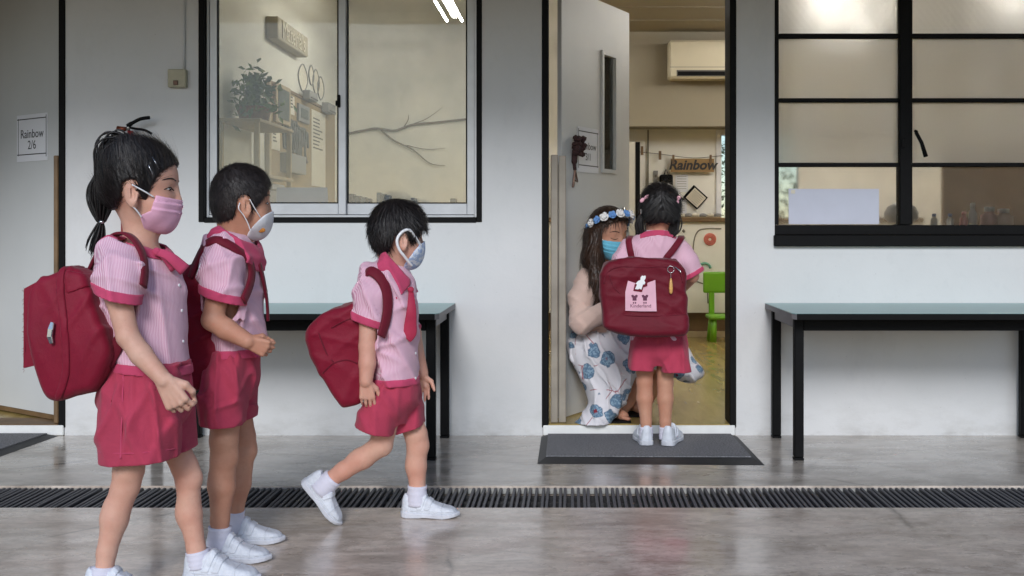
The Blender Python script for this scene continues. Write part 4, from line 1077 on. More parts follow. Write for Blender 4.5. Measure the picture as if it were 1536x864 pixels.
    for i in range(16):
        a = rng.uniform(0, 1); p0 = Vector(P(160-8*a, 240+60*a, d)); e = p0+Vector((-rng.uniform(.01, .035), rng.uniform(-.01, .01), rng.uniform(-.02, .02)))
        pt.tube(spline([p0, p0.lerp(e, .5)+Vector((0, 0, .006)), e], 3), [.0009]*6+[.0003], 4)
    tag(pt.build('ponytail', M['hair'], t, True), kind='stuff')
    MB().ball(P(195, 213, d-.035), .009, (1.3, 1, .8), 2).build('hair_tie', M['white'], t, True)
    MB().ball(P(152, 333, d-.012), .006, (1.2, 1, .9), 2).build('hair_tie', M['chrome'], t, True)
    for (a, b, c, e) in ((228, 236, 238, 254), (221, 246, 229, 262)):
        p0, n0 = hv.surf(a, b, .002); p1, n1 = hv.surf(c, e, .002); MB().tube([p0, (p0+p1)/2+n0*.002, p1], .0013, 5).build('hair_pin', M['chrome'], t, True)
    # shirt
    lo, hi = bounds(112, 305, 335, 590, 2.86, 3.45); s = Vol(lo, hi, .0036)
    s.zloft(rows(shirt_rows, d), .01, infl=-.009)
    s.chain([P(181, 385, 3.05), P(178, 415, 2.995), P(178, 462, 2.975)], [.060, .057, .058], .02)
    s.chain([P(190, 385, 3.25), P(194, 465, 3.32)], [.058, .054], .02)
    smo = s.copy(); s.disp(lambda x, y, z: .0035*wrinkle(x, y, z, 21, (22, 22, 16))-.016*folds(x, y, z, 4, [(30, 10, 14), (14, 12, 34), (-26, 8, 26), (44, 0, 10)]))
    xs_, zs_ = P(181, 440, 2.98)[0], P(181, 442, 2.98)[2]
    off = outside(s, shirt_rows, d); sleeve_cut = lambda x, y, z: np.where(off, (zs_-.012-(x-xs_)*.28)-z, -.5)
    full = s.copy(); full.smooth = smo
    s.clip(sleeve_cut); s.shell(.009)
    s.clip(plane_py(185, 351, 235, 372, d, False)); s.clip(lambda x, y, z: P(0, 566, d)[2]-z)
    s.obj('shirt', M['stripe'], t)
    # sleeve cuffs, neck band, bow
    c = full.copy(); c.d = np.maximum(c.d-.003, -(c.d+.009)).astype(F32)
    c.clip(lambda x, y, z: np.where(off, np.maximum((zs_-.014-(x-xs_)*.28)-z, z-(zs_+.014-(x-xs_)*.28)), .5)); two_sided(c, 'cuff', M['band'], t, d-CD)
    c = full.copy(); c.d = np.maximum(c.d-.004, -(c.d+.009)).astype(F32)
    c.clip(plane_py(185, 350, 238, 371, d, False)); c.clip(plane_py(168, 359, 244, 386, d, True)); c.clip(lambda x, y, z: np.abs(y-(d-CD))-.125); c.obj('neck_band', M['band'], t)
    b0, n0 = full.surf(243, 384, .012)
    bow = MB()
    for (a, b, w0, w1, q) in ((277, 405, .020, .036, 0), (262, 402, .016, .030, .010)):
        e = Vector(P(a, b, d-.055+q)); st_ = Vector(P(236, 378, d-.075))
        bow.ribbon(spline([st_, st_.lerp(e, .5)+Vector((.0, -.012, .012)), e], 4), Vector((.35, -.9, .35)), [w0+(w1-w0)*i/8 for i in range(9)], .008)
    bow.ball(P(235, 378, d-.078), .013, (1, .8, 1), 2); bow.build('ribbon_bow', M['band'], t, True)
    for a, b in ((268, 428), (272, 466), (274, 512)):
        p, n_ = full.surf(a, b, .002); MB().lathe(p, [(.0045, -.001), (.005, .001), (.003, .0018)], 12, n_).build('button', M['white'], t, True)
    # culottes
    lo, hi = bounds(112, 325, 530, 720, 2.86, 3.46)
    gx, gz = P(160, 575, 2.97)[0], P(160, 600, 2.97)[2]
    def slit(g): g.put(lambda x, y, z: np.sqrt(((x-gx-(z-gz)*.10)/.006)**2+((y+2.53)/.05)**2+((z-gz)/.055)**2)*.006-.004, (gx-.02, -2.6, gz-.07), (gx+.02, -2.45, gz+.07), .006, 'sub')
    gv = trousers(lo, hi, [(538, 170, 281, .120), (560, 167, 284, .128), (580, 155, 287, .136), (605, 147, 290, .140), (625, 156, 284, .130), (655, 185, 262, .08)], d,
        [(548, 176, 268, .05), (575, 157, 272, .082), (610, 149, 270, .096), (650, 147, 268, .102), (720, 150, 266, .105)], 3.085,
        [(548, 195, 278, .05), (575, 190, 285, .080), (610, 190, 287, .092), (650, 194, 292, .096), (720, 205, 297, .096)], 3.215, ((145, 693), (270, 686)), ((205, 684), (300, 671)), 540, 33, 'culottes', t, extra=slit)
    for pts in ([(186, 556), (184, 590), (183, 630), (182, 660), (181, 688)],):
        MB().tube(spline([gv.surf(a_, b_, .0005)[0] for a_, b_ in pts], 6), .0022, 5).build('side_seam', M['band'], t, True)
    MB().tube(spline([gv.surf(a_, b_, .0)[0] for a_, b_ in ((150, 679), (175, 680), (200, 680), (225, 678), (250, 675), (264, 673))], 5), .0014, 5).build('hem_stitch', M['band'], t, True)
    w = Vol(lo, hi, .0038); w.zloft(rows([(535, 170, 281, .120), (560, 167, 284, .128), (580, 162, 285, .130)], d), .01); w.shell(.008, .004)
    za = P(0, 548, d)[2]; w.clip(lambda x, y, z: np.abs(z-za+(x-P(225, 0, d)[0])*.10)-.014); w.obj('waistband', M['band'], t)
    # socks and shoes
    sock(t, P(296, 826, 3.22), P(300, 850, 3.22), .033, .036); sock(t, P(156, 850, 3.055), P(154, 874, 3.05), .031, .034)
    place_shoe(t, shoemat((P(277, 0, 3.22)[0], 3.22-CD, .0), .222, R(-4)))
    place_shoe(t, shoemat((P(127, 0, 3.05)[0], 3.05-CD, .0), .222, R(-2)))
    # ---- her bag
    bd = 3.13
    b = thing('school_bag', 'burgundy school bag with frayed flap and silver zip pull on the ponytailed girl', 'school bag', (P(100, 0, bd)[0], bd-CD, P(0, 600, bd)[2]), 'burgundy school bags')
    lo, hi = bounds(25, 200, 392, 612, 2.86, 3.42); bv = Vol(lo, hi, .0042)
    out = rpoly([(56, 424), (89, 408), (101, 404), (127, 411), (140, 440), (156, 480), (173, 520), (166, 548), (146, 582), (127, 588), (104, 597), (82, 600), (68, 587), (58, 548), (50, 500), (47, 455)], 3)
    rr = .022; x, y, z = bv.xyz(); q = polysd(bv.ax[0][:, None], bv.ax[2][None, :], wpoly(out, bd-.1))[:, None, :]+rr
    wy = np.abs(y-(bd+.01-CD))-(.135-rr)-.02*np.sin(np.clip((z-P(0, 600, bd)[2])/.37, 0, 1)*3.14)
    q, wy = np.broadcast_arrays(q, wy)
    bv.d = (np.minimum(np.maximum(q, wy), 0)+np.sqrt(np.maximum(q, 0)**2+np.maximum(wy, 0)**2)-rr).astype(F32)
    bv.disp(lambda x, y, z: .006*wrinkle(x, y, z, 41, (26, 14, 14))-.012*folds(x, y, z, 15, [(26, 6, 14), (40, 0, -12), (10, 10, 30)]))
    bv.obj('bag_body', M['bag'], b)
    overlay(bv, wpoly(rpoly([(88, 405), (99, 402), (101, 440), (108, 480), (111, 520), (110, 560), (98, 592), (90, 600), (84, 598), (98, 560), (99, 520), (96, 480), (89, 440)], 2), bd-.12), .004, .006, 'seam_gusset', M['bag'], b, y1=bd-CD)
    overlay(bv, wpoly([(99, 404), (128, 411), (133, 430), (103, 441)], bd-.12), .004, .004, 'top_flap', M['bag'], b, y1=bd-CD)
    # stiff frayed flap standing off the front
    fl = MB(); rng = random.Random(9)
    lft = [(37, 434), (37, 450), (35, 474), (38, 500), (39, 526), (35, 552)]; rgt = [(60, 422), (60, 452), (59, 476), (60, 500), (60, 526), (60, 547)]
    for dd in (bd-.125,):
        pl = [P(a, b_, dd) for a, b_ in lft]+[P(a, b_, dd) for a, b_ in rgt[::-1]]; fl.prism(pl, (0, .012, 0))
    fl.prism([P(36, 433, bd-.12), P(60, 420, bd-.12), P(60, 430, bd-.12), P(36, 445, bd-.12)], (0, .23, 0))
    fl.prism([P(35.5, 436, bd-.115), P(38.5, 436, bd-.115), P(38, 552, bd-.115), P(35, 552, bd-.115)], (0, .22, 0))
    fl.build('front_flap', M['bag'], b)
    fr = MB()
    for i in range(46):
        yy = rng.uniform(432, 556); p = Vector(P(36.5, yy, bd-.115+rng.random()*.02)); e = p+Vector((-rng.uniform(.001, .006), rng.uniform(-.004, .004), rng.uniform(-.008, .003)))
        fr.tube([p, e], [.0007, .0003], 4)
    tag(fr.build('frayed_thread', M['bag'], b), kind='stuff')
    p, n_ = bv.surf(79, 500, .004)
    zp = MB(); zp.ribbon([Vector(P(80, 486, 0)) if False else p+Vector((.004, -.004, .030)), p+Vector((.0, -.007, .012)), p+Vector((-.002, -.008, -.008)), p+Vector((.003, -.007, -.026))], Vector((-.2, -1, .1)), [.010, .015, .015, .010], .004); zp.build('zip_pull', M['chrome'], b)
    strap_on(full, [(204, 380), (209, 392), (211, 408), (206, 430)], .030, .008, 'shoulder_strap', M['bagdark'], b, .005, pre=[(P(134, 412, 3.11), (-.8, -.2, .5))]+over(full, [(150, 3.085), (162, 3.07), (175, 3.06), (188, 3.05), (198, 3.04)]))
    MB().ribbon(spline([P(196, 470, 3.03), P(180, 510, 3.03), P(160, 548, 3.03)], 5), Vector((.2, -1, .1)), .034, .005).build('lower_strap', M['bagdark'], b, True)
    MB().ribbon(spline([P(240, 385, 3.24), P(262, 430, 3.24), P(250, 480, 3.27)], 5), Vector((.6, .6, .2)), .03, .005).build('far_strap', M['bagdark'], b, True)
girl_walking()
# ------------------------------------------------------------------ cropped-haired boy behind the ponytailed girl
def boy_clasped():
    d = 3.5
    t = thing('person', 'boy with cropped hair and white mask, hands held at his belly', 'person', (P(350, 0, d)[0], d-CD, 0), 'children in pink uniform')
    hd = Head(366, 302, d, 108, yaw=R(27), pitch=R(4), fs=.83, ss=.93)
    sr = [(338, 334, 368, .050), (350, 326, 376, .080), (364, 312, 382, .112), (385, 303, 388, .128), (420, 302, 392, .130), (460, 308, 395, .128), (500, 316, 397, .126), (535, 322, 395, .126)]
    lo, hi = bounds(280, 425, 242, 835, 3.1, 3.85); lo[2] = .02
    v = Vol(lo, hi, .0037)
    v.zloft(rows(sr, d), .01, infl=-.030)
    v.zloft(rows([(525, 330, 376, .09), (565, 325, 370, .09), (585, 328, 368, .08)], d), .03)
    hd.skull(v); hd.face(v); hd.ears(v, 1.02)
    v.chain([hd.L(-.15, 0, -.22), P(352, 345, d), P(350, 368, d)], [.052, .047, .056], .025)
    v.chain([P(340, 590, 3.43), P(336, 660, 3.42), P(335, 690, 3.42), P(333, 730, 3.42), P(330, 780, 3.42), P(329, 815, 3.42)], [.050, .043, .039, .040, .028, .026], .010)
    v.chain([P(354, 585, 3.56), P(364, 655, 3.58), P(364, 680, 3.58), P(358, 725, 3.59), P(352, 765, 3.60), P(350, 790, 3.61)], [.040, .040, .038, .039, .028, .026], .010)
    knee(v, P(337, 684, 3.42), .024); knee(v, P(366, 674, 3.58), .024); v.ell(P(329, 722, 3.42), (.03, .03, .05), .02); v.ell(P(354, 718, 3.59), (.028, .03, .045), .02)
    el = P(319, 480, 3.345); w_ = P(372, 512, 3.30)
    v.chain([P(331, 385, 3.39), P(328, 435, 3.355), el, P(340, 494, 3.33), w_], [.033, .033, .033, .032, .0235], .008)
    v.chain([P(345, 400, 3.62), P(345, 470, 3.66), P(375, 505, 3.58)], [.040, .036, .026], .012)
    hand(v, w_, (.80, .12, -.34), (.2, .9, .3), (.35, -.05, .95), .118, [(.75, 1.2, .9), (.8, 1.25, .9), (.85, 1.25, .9), (.9, 1.2, .9)], .03, (.8, .5, .45), (.8, -.2, .5))
    hand(v, P(375, 508, 3.56), (.75, -.35, -.35), (.2, -.9, .1), (.3, .0, .95), .112, [(.5, 1.0, .8)]*4, .03)
    v.obj('body', M['skin2'], t)
    brows_eyes(hd, v, t)
    mk, mv = make_mask(hd, rpoly([(.20, -.24), (.36, -.14), (.62, -.10), (.64, -.42), (.36, -.56), (.08, -.56), (.06, -.42)], 2), M['maskwhite'], t, .03, 0, infl=.007)
    earloop(hd, [(.22, .33, -.22), (.10, .40, -.10), (-.0, .43, .02)], .0016, M['white'], mk)
    earloop(hd, [(-.15, .42, -.04), (-.17, .46, -.12), (-.08, .42, -.20), (.0, .40, -.30), (.07, .37, -.42)], .0018, M['white'], mk)
    M['patch'] = plain('mask_patch', srgb(176, 112, 40), .8, .3, 90)
    p, n_ = mv.surf(392, 345, .001); MB().ball(p, .010, (1.3, .3, .8), 2).build('mask_print', M['patch'], mk, True)
    # cropped hair
    lo, hi = bounds(312, 428, 238, 345, 3.32, 3.72); hv = Vol(lo, hi, .0034)
    hd.skull(hv, .006); hd.E(hv, -.28, 0, -.08, .24, .31, .27, .08, infl=.001); hd.E(hv, .12, 0, .20, .27, .34, .26, .08, infl=.001)
    x, y, z = hv.xyz(); f, l, u = hd.loc(x, y, z)
    line = rpoly([(-.8, .8), (.4, .75), (.56, .45), (.43, .29), (.345, .20), (.25, .06), (.13, -.07), (.08, -.17), (.04, -.10), (.02, .03), (-.07, .075), (-.17, .03), (-.19, -.12), (-.20, -.24), (-.34, -.33), (-.8, -.32)], 3)
    hv.d = smax(hv.d, (polysd(f, u, line)*hd.H).astype(F32), .006).astype(F32)
    hv.disp(lambda x, y, z: .0012*wrinkle(x, y, z, 3, (160, 160, 160)))
    hair = hv.obj('hair', M['hair_short'], t)
    wh = hd.L(-.30, -.10, .42)
    strands(hair, lambda p: (p-wh)+Vector((.02, 0, -.05)), 9000, .013, .0006, .0035, M['hair_short'], 'hair_strand', hair, 4, 3, jitter=.7)
    # shirt
    lo, hi = bounds(285, 412, 328, 555, 3.22, 3.85); s = Vol(lo, hi, .0037)
    s.zloft(rows(sr, d), .01, infl=-.007)
    s.chain([P(336, 378, 3.43), P(331, 405, 3.385), P(331, 460, 3.36)], [.064, .062, .062], .02)
    s.chain([P(345, 385, 3.6), P(346, 460, 3.66)], [.058, .056], .02)
    smo = s.copy(); s.disp(lambda x, y, z: .004*wrinkle(x, y, z, 51, (22, 22, 16))-.016*folds(x, y, z, 24, [(30, 10, 22), (-24, 12, 34), (-34, 8, 20), (40, 0, 12)]))
    full = s.copy(); full.smooth = smo; xs_, zs_ = P(331, 443, 3.36)[0], P(331, 443, 3.36)[2]; yc = d-CD
    off = outside(s, sr, d); s.clip(lambda x, y, z: np.where(off, (zs_-.010-(x-xs_)*.30)-z, -.5)); s.shell(.009)
    s.clip(plane_py(330, 338, 372, 352, d, False)); s.clip(lambda x, y, z: P(0, 528, d)[2]-z); s.obj('shirt', M['stripe'], t)
    c = full.copy(); c.d = np.maximum(c.d-.003, -(c.d+.009)).astype(F32)
    c.clip(lambda x, y, z: np.where(off, np.maximum((zs_-.012-(x-xs_)*.30)-z, z-(zs_+.016-(x-xs_)*.30)), .5)); two_sided(c, 'cuff', M['band'], t, yc)
    zh = P(0, 527, d)[2]; c = full.copy(); c.d = np.maximum(c.d-.003, -(c.d+.009)).astype(F32); c.clip(lambda x, y, z: np.abs(z-zh-(x-P(360, 0, d)[0])*.02)-.014); c.clip(lambda x, y, z: np.abs(y-yc)-.155); c.obj('hem_band', M['band'], t)
    # folded collar
    cv = full.copy(); cv.chain([P(350, 340, d), P(349, 372, d)], [.062, .080], .03); cv.d = np.maximum(cv.d-.010, -(cv.d+.004)).astype(F32)
    cv.cpoly(wpoly([(315, 354), (321, 343), (330, 338), (345, 346), (360, 356), (376, 366), (388, 388), (393, 410), (383, 408), (371, 388), (357, 376), (338, 368), (317, 361)], d-.07), .002, y0=yc-.108); cv.obj('collar', M['band'], t)
    # shorts
    lo, hi = bounds(275, 410, 510, 660, 3.2, 3.83)
    trousers(lo, hi, [(518, 320, 390, .118), (545, 308, 390, .130), (575, 300, 388, .136), (592, 306, 380, .125), (615, 325, 365, .08)], d,
        [(525, 322, 372, .05), (555, 306, 373, .08), (590, 298, 372, .098), (660, 300, 368, .104)], 3.43,
        [(525, 325, 386, .05), (555, 318, 389, .08), (590, 315, 388, .092), (660, 330, 386, .096)], 3.57, ((298, 634), (370, 636)), ((320, 630), (388, 626)), 522, 63, 'shorts', t)
    sock(t, P(330, 790, 3.42), P(328, 822, 3.42), .034, .037); sock(t, P(352, 765, 3.60), P(350, 795, 3.61), .032, .036)
    place_shoe(t, shoemat((P(309, 0, 3.42)[0], 3.42-CD, 0), .202, R(-3))); place_shoe(t, shoemat((P(333, 0, 3.61)[0], 3.61-CD, 0), .200, R(2)))
    # ---- his bag
    bd = 3.52
    b = thing('school_bag', 'burgundy school bag worn by the boy with cropped hair', 'school bag', (P(305, 0, bd)[0], bd-CD, P(0, 590, bd)[2]), 'burgundy school bags')
    lo, hi = bounds(248, 350, 385, 605, 3.24, 3.82); bv = Vol(lo, hi, .0044)
    out = rpoly([(272, 412), (290, 396), (304, 398), (312, 430), (320, 470), (330, 510), (334, 545), (326, 568), (310, 580), (288, 588), (270, 582), (264, 540), (262, 470)], 3)
    rr = .022; x, y, z = bv.xyz(); q = polysd(bv.ax[0][:, None], bv.ax[2][None, :], wpoly(out, bd-.1))[:, None, :]+rr; q, wy = np.broadcast_arrays(q, np.abs(y-(bd+.02-CD))-(.145-rr))
    bv.d = (np.minimum(np.maximum(q, wy), 0)+np.sqrt(np.maximum(q, 0)**2+np.maximum(wy, 0)**2)-rr).astype(F32)
    bv.disp(lambda x, y, z: .006*wrinkle(x, y, z, 71, (26, 14, 14))-.012*folds(x, y, z, 35, [(26, 6, 14), (-14, 0, 30), (10, 10, 30)])); bv.obj('bag_body', M['bag'], b)
    strap_on(full, [(363, 382), (371, 395), (375, 410), (370, 434), (358, 452)], .030, .006, 'shoulder_strap', M['bagdark'], b, .006, pre=[(P(286, 416, 3.40), (-.5, -.8, .3)), (P(298, 398, 3.405), (-.5, -.6, .6))]+over(full, [(308, 3.39), (318, 3.38), (330, 3.377), (342, 3.375), (354, 3.372)]))
    strap_on(full, [(382, 396), (388, 420), (393, 450), (395, 482)], .022, .004, 'far_strap', M['bagdark'], b, .005)
    MB().ribbon(spline([P(303, 395, 3.355), P(300, 405, 3.35), P(297, 414, 3.355)], 4), Vector((.3, -1, .2)), .012, .004).build('buckle', M['chrome'], b)
boy_clasped()
# ------------------------------------------------------------------ boy striding past the table
def boy_striding():
    d = 3.88
    t = thing('person', 'boy with thick black hair and white looped mask striding past the table', 'person', (P(590, 0, d)[0], d-CD, 0), 'children in pink uniform')
    hd = Head(599, 352, d, 98, yaw=R(24), pitch=R(3), fs=.82, ss=.92)
    sr = [(382, 574, 600, .048), (394, 562, 608, .078), (408, 549, 617, .108), (430, 545, 623, .122), (470, 551, 627, .124), (520, 556, 629, .124), (560, 558, 630, .126), (590, 557, 631, .128)]
    lo, hi = bounds(470, 660, 290, 785, 3.55, 4.15); lo[2] = .02
    v = Vol(lo, hi, .0038)
    v.zloft(rows(sr, d), .01, infl=-.030)
    v.zloft(rows([(575, 572, 614, .09), (605, 570, 612, .09), (615, 575, 610, .08)], d), .03)
    hd.skull(v); hd.face(v); hd.ears(v)
    v.chain([hd.L(-.15, 0, -.22), P(588, 388, d), P(587, 408, d)], [.048, .043, .052], .025)
    v.chain([P(583, 610, 3.83), P(575, 648, 3.83), P(571, 668, 3.83), P(545, 687, 3.835), P(515, 706, 3.835), P(492, 722, 3.835), P(482, 730, 3.835)], [.050, .041, .038, .0355, .031, .027, .025], .010)
    v.chain([P(608, 610, 3.95), P(624, 652, 3.94), P(626, 672, 3.94), P(625, 700, 3.94), P(626, 735, 3.94), P(626, 752, 3.94)], [.050, .040, .0365, .035, .028, .026], .010)
    knee(v, P(571, 664, 3.83), .023, (.8, 0, -.3)); knee(v, P(626, 667, 3.94), .022); v.ell(P(540, 688, 3.835), (.04, .028, .03), .02); v.ell(P(621, 696, 3.94), (.027, .028, .045), .02)
    w_ = P(549, 572, 3.735)
    v.chain([P(558, 432, 3.79), P(553, 482, 3.765), P(551, 520, 3.755), P(551, 545, 3.745), w_], [.034, .032, .029, .0285, .0225], .008)
    v.chain([P(590, 435, 3.99), P(618, 500, 4.02), P(633, 560, 4.01)], [.038, .032, .023], .012)
    hand(v, w_, (.08, .05, -1), (-.1, 1, 0), (1, .05, .1), .116, [(.16, .35, .25), (.2, .4, .3), (.25, .45, .3), (.3, .5, .3)], .05, (.72, .7, .15), (.92, .25, .2))
    hand(v, P(633, 562, 4.01), (.06, .0, -1), (.1, -1, 0), (1, 0, .1), .112, [(.25, .5, .3)]*4, .04)
    v.obj('body', M['skin'], t)
    brows_eyes(hd, v, t)
    mk, mv = make_mask(hd, rpoly([(.12, -.34), (.30, -.14), (.62, -.08), (.64, -.40), (.34, -.55), (.14, -.56), (.06, -.48)], 2), M['maskprint'], t, .03, 0, infl=.007)
    for q in (-1, 1):
        pts = [hd.L(a, q*b, c) for a, b, c in ((.34, .26, -.16), (.20, .36, -.04), (.06, .425, .07), (-.06, .455, .055), (-.155, .46, -.03), (-.175, .46, -.12), (-.12, .45, -.23), (-.02, .43, -.32), (.10, .37, -.42), (.16, .33, -.46))]
        MB().tube(spline(pts, 4), .0052, 8).build('ear_loop', M['white'], mk, True)
    # thick hair
    lo, hi = bounds(545, 652, 288, 392, 3.68, 4.1); hv = Vol(lo, hi, .0034)
    hd.skull(hv, .010); hd.E(hv, .10, 0, .19, .33, .37, .30, .08, infl=.006); hd.E(hv, -.24, 0, .0, .27, .34, .31, .08, infl=.005)
    x, y, z = hv.xyz(); f, l, u = hd.loc(x, y, z)
    line = rpoly([(-.8, .8), (.5, .75), (.66, .30), (.56, .13), (.43, .10), (.33, .07), (.22, -.03), (.14, -.12), (.07, -.06), (.03, .03), (-.08, .06), (-.19, .0), (-.22, -.14), (-.26, -.28), (-.38, -.36), (-.8, -.34)], 3)
    hv.d = smax(hv.d, (polysd(f, u, line)*hd.H).astype(F32), .008).astype(F32)
    ang = np.arctan2(l, f+.1); hv.disp(lambda x, y, z: .0016*np.sin(40*ang+5*np.sin(6*u))+.002*wrinkle(x, y, z, 3, (60, 60, 60)))
    hair = hv.obj('hair', M['hair'], t); wh = hd.L(-.22, -.05, .52)
    strands(hair, lambda p: (p-wh)+Vector((0, 0, -.03)), 5600, .032, .0008, .0022, M['hair'], 'hair_strand', hair, 6, 4, jitter=.4)
    strands(hair, lambda p: (p-wh)+Vector((0, 0, -.03)), 1100, .03, .0006, .003, M['hairl'], 'hair_highlight', hair, 16, 4, jitter=.5)
    # shirt, with collar, tie, hem
    lo, hi = bounds(528, 648, 372, 600, 3.6, 4.16); s = Vol(lo, hi, .0038)
    s.zloft(rows(sr, d), .01, infl=-.007)
    s.chain([P(560, 420, 3.82), P(555, 445, 3.775), P(552, 500, 3.76)], [.056, .050, .052], .02); s.chain([P(592, 425, 3.97), P(606, 490, 4.02)], [.052, .05], .02)
    smo = s.copy(); s.disp(lambda x, y, z: .004*wrinkle(x, y, z, 81, (22, 22, 16))-.015*folds(x, y, z, 44, [(26, 10, 26), (-24, 12, 30), (34, 8, 4), (40, 0, 16)]))
    full = s.copy(); full.smooth = smo; xs_, zs_ = P(553, 481, 3.76)[0], P(553, 481, 3.76)[2]; yc = d-CD
    off = outside(s, sr, d); s.clip(lambda x, y, z: np.where(off, (zs_-.012-(x-xs_)*.35)-z, -.5)); s.shell(.009)
    s.clip(plane_py(572, 384, 608, 400, d, False)); s.clip(lambda x, y, z: P(0, 573, d)[2]-z); s.obj('shirt', M['stripe'], t)
    c = full.copy(); c.d = np.maximum(c.d-.003, -(c.d+.009)).astype(F32)
    c.clip(lambda x, y, z: np.where(off, np.maximum((zs_-.014-(x-xs_)*.35)-z, z-(zs_+.014-(x-xs_)*.35)), .5)); two_sided(c, 'cuff', M['band'], t, yc)
    zh = P(0, 569, d)[2]; c = full.copy(); c.d = np.maximum(c.d-.003, -(c.d+.009)).astype(F32); c.clip(lambda x, y, z: np.abs(z-zh-(x-P(590, 0, d)[0])*.0)-.013); c.obj('hem_band', M['band'], t)
    cv = full.copy(); cv.chain([P(588, 386, d), P(588, 410, d)], [.058, .074], .03); cv.d = np.maximum(cv.d-.010, -(cv.d+.004)).astype(F32); cv2 = cv.copy()
    cv.cpoly(wpoly([(565, 394), (569, 381), (577, 377), (588, 390), (601, 405), (613, 420), (613, 428), (605, 440), (596, 450), (588, 440), (579, 424), (569, 406)], d-.09), .002, y0=yc-.108, y1=yc-.001); cv.obj('collar', M['band'], t)
    cv = cv2
    cv.cpoly(wpoly([(571, 382), (577, 381), (603, 398), (614, 412), (622, 430), (626, 440), (618, 436), (606, 420), (588, 394)], d+.02), .002, y0=yc-.0); cv.obj('collar', M['band'], t)
    tp = [full.surf(a, b, .012)[0] for a, b in ((612, 437), (613, 462), (612, 490), (611, 512))]; q0 = full.surf(613, 470)[1]; q0 = Vector((q0.x*.6, -.8, .1)).normalized()
    M['tie'] = m_cloth('crimson_tie', srgb(168, 44, 72), .6)
    MB().ribbon(spline(tp, 4), q0, [.016, .019, .023, .027, .031, .035, .038, .041, .044, .046, .042, .024, .006], .005).build('tie', M['tie'], t, True)
    MB().ball(tp[0]+Vector((0, -.006, .004)), .011, (1.1, .7, 1), 2).build('tie_knot', M['tie'], t, True)
    for a, b in ((621, 455), (622, 492), (622, 530), (622, 567)):
        p, n_ = full.surf(a, b, .004); MB().lathe(p, [(.0045, -.001), (.005, .001), (.003, .0018)], 12, n_).build('button', M['white'], t, True)
    # shorts
    lo, hi = bounds(510, 660, 555, 675, 3.58, 4.15)
    trousers(lo, hi, [(562, 558, 628, .118), (590, 549, 631, .126), (608, 553, 626, .118), (632, 570, 612, .08)], d,
        [(568, 562, 612, .05), (590, 548, 608, .085), (615, 538, 603, .10), (640, 529, 597, .105), (675, 518, 590, .106)], 3.83,
        [(568, 570, 628, .05), (590, 570, 632, .08), (615, 576, 637, .090), (640, 584, 641, .094), (675, 590, 646, .094)], 3.95, ((527, 634), (592, 652)), ((588, 650), (641, 634)), 565, 93, 'shorts', t)
    # feet
    sock(t, P(626, 728, 3.94), P(625, 757, 3.94), .034, .037)
    place_shoe(t, shoemat((P(603, 0, 3.94)[0], 3.94-CD, 0), .202, R(-3)))
    place_shoe(t, shoemat((P(500, 0, 3.83)[0], 3.83-CD, .012), .196, R(-6), R(50), .90))
    sock(t, P(500, 716, 3.835), P(479, 736, 3.835), .034, .040)
    # ---- his bag
    bd = 3.90
    b = thing('school_bag', 'burgundy school bag worn by the boy striding past the table', 'school bag', (P(510, 0, bd)[0], bd-CD, P(0, 608, bd)[2]), 'burgundy school bags')
    lo, hi = bounds(445, 590, 425, 625, 3.62, 4.2); bv = Vol(lo, hi, .0044)
    out = rpoly([(462, 494), (474, 480), (497, 464), (522, 459), (540, 452), (556, 470), (562, 520), (556, 570), (546, 600), (528, 608), (512, 603), (489, 573), (473, 543), (462, 510)], 3)
    rr = .026; x, y, z = bv.xyz(); q = polysd(bv.ax[0][:, None], bv.ax[2][None, :], wpoly(out, bd-.1))[:, None, :]+rr; q, wy = np.broadcast_arrays(q, np.abs(y-(bd+.01-CD))-(.150-rr)-.012*np.sin(np.clip((x-P(462, 0, bd)[0])/.2, 0, 1)*3.14))
    bv.d = (np.minimum(np.maximum(q, wy), 0)+np.sqrt(np.maximum(q, 0)**2+np.maximum(wy, 0)**2)-rr).astype(F32)
    bv.disp(lambda x, y, z: .006*wrinkle(x, y, z, 91, (26, 14, 14))-.010*folds(x, y, z, 45, [(24, 6, 16), (-22, 0, 20), (10, 10, 30)])); bv.obj('bag_body', M['bag'], b)
    def seam(pts, nm): 
        ps = [bv.surf(a, c_, .001) for a, c_ in pts]; MB().tube(spline([p for p, _ in ps], 5), .0022, 6).build(nm, M['bagdark'], b, True)
    seam([(474, 484), (480, 505), (490, 530), (500, 543)], 'seam_piping'); seam([(484, 560), (500, 545), (520, 540), (536, 545)], 'seam_piping'); seam([(497, 492), (515, 482), (532, 476)], 'zip_line')
    strap_on(full, [(575, 426), (580, 441), (581, 462), (575, 485), (567, 504)], .036, .006, 'shoulder_strap', M['bagdark'], b, .006, pre=[(P(534, 460, 3.83), (-.7, -.4, .5)), (P(541, 442, 3.825), (-.6, -.4, .7))]+over(full, [(548, 3.785), (555, 3.775), (562, 3.77), (569, 3.766)]))
boy_striding()
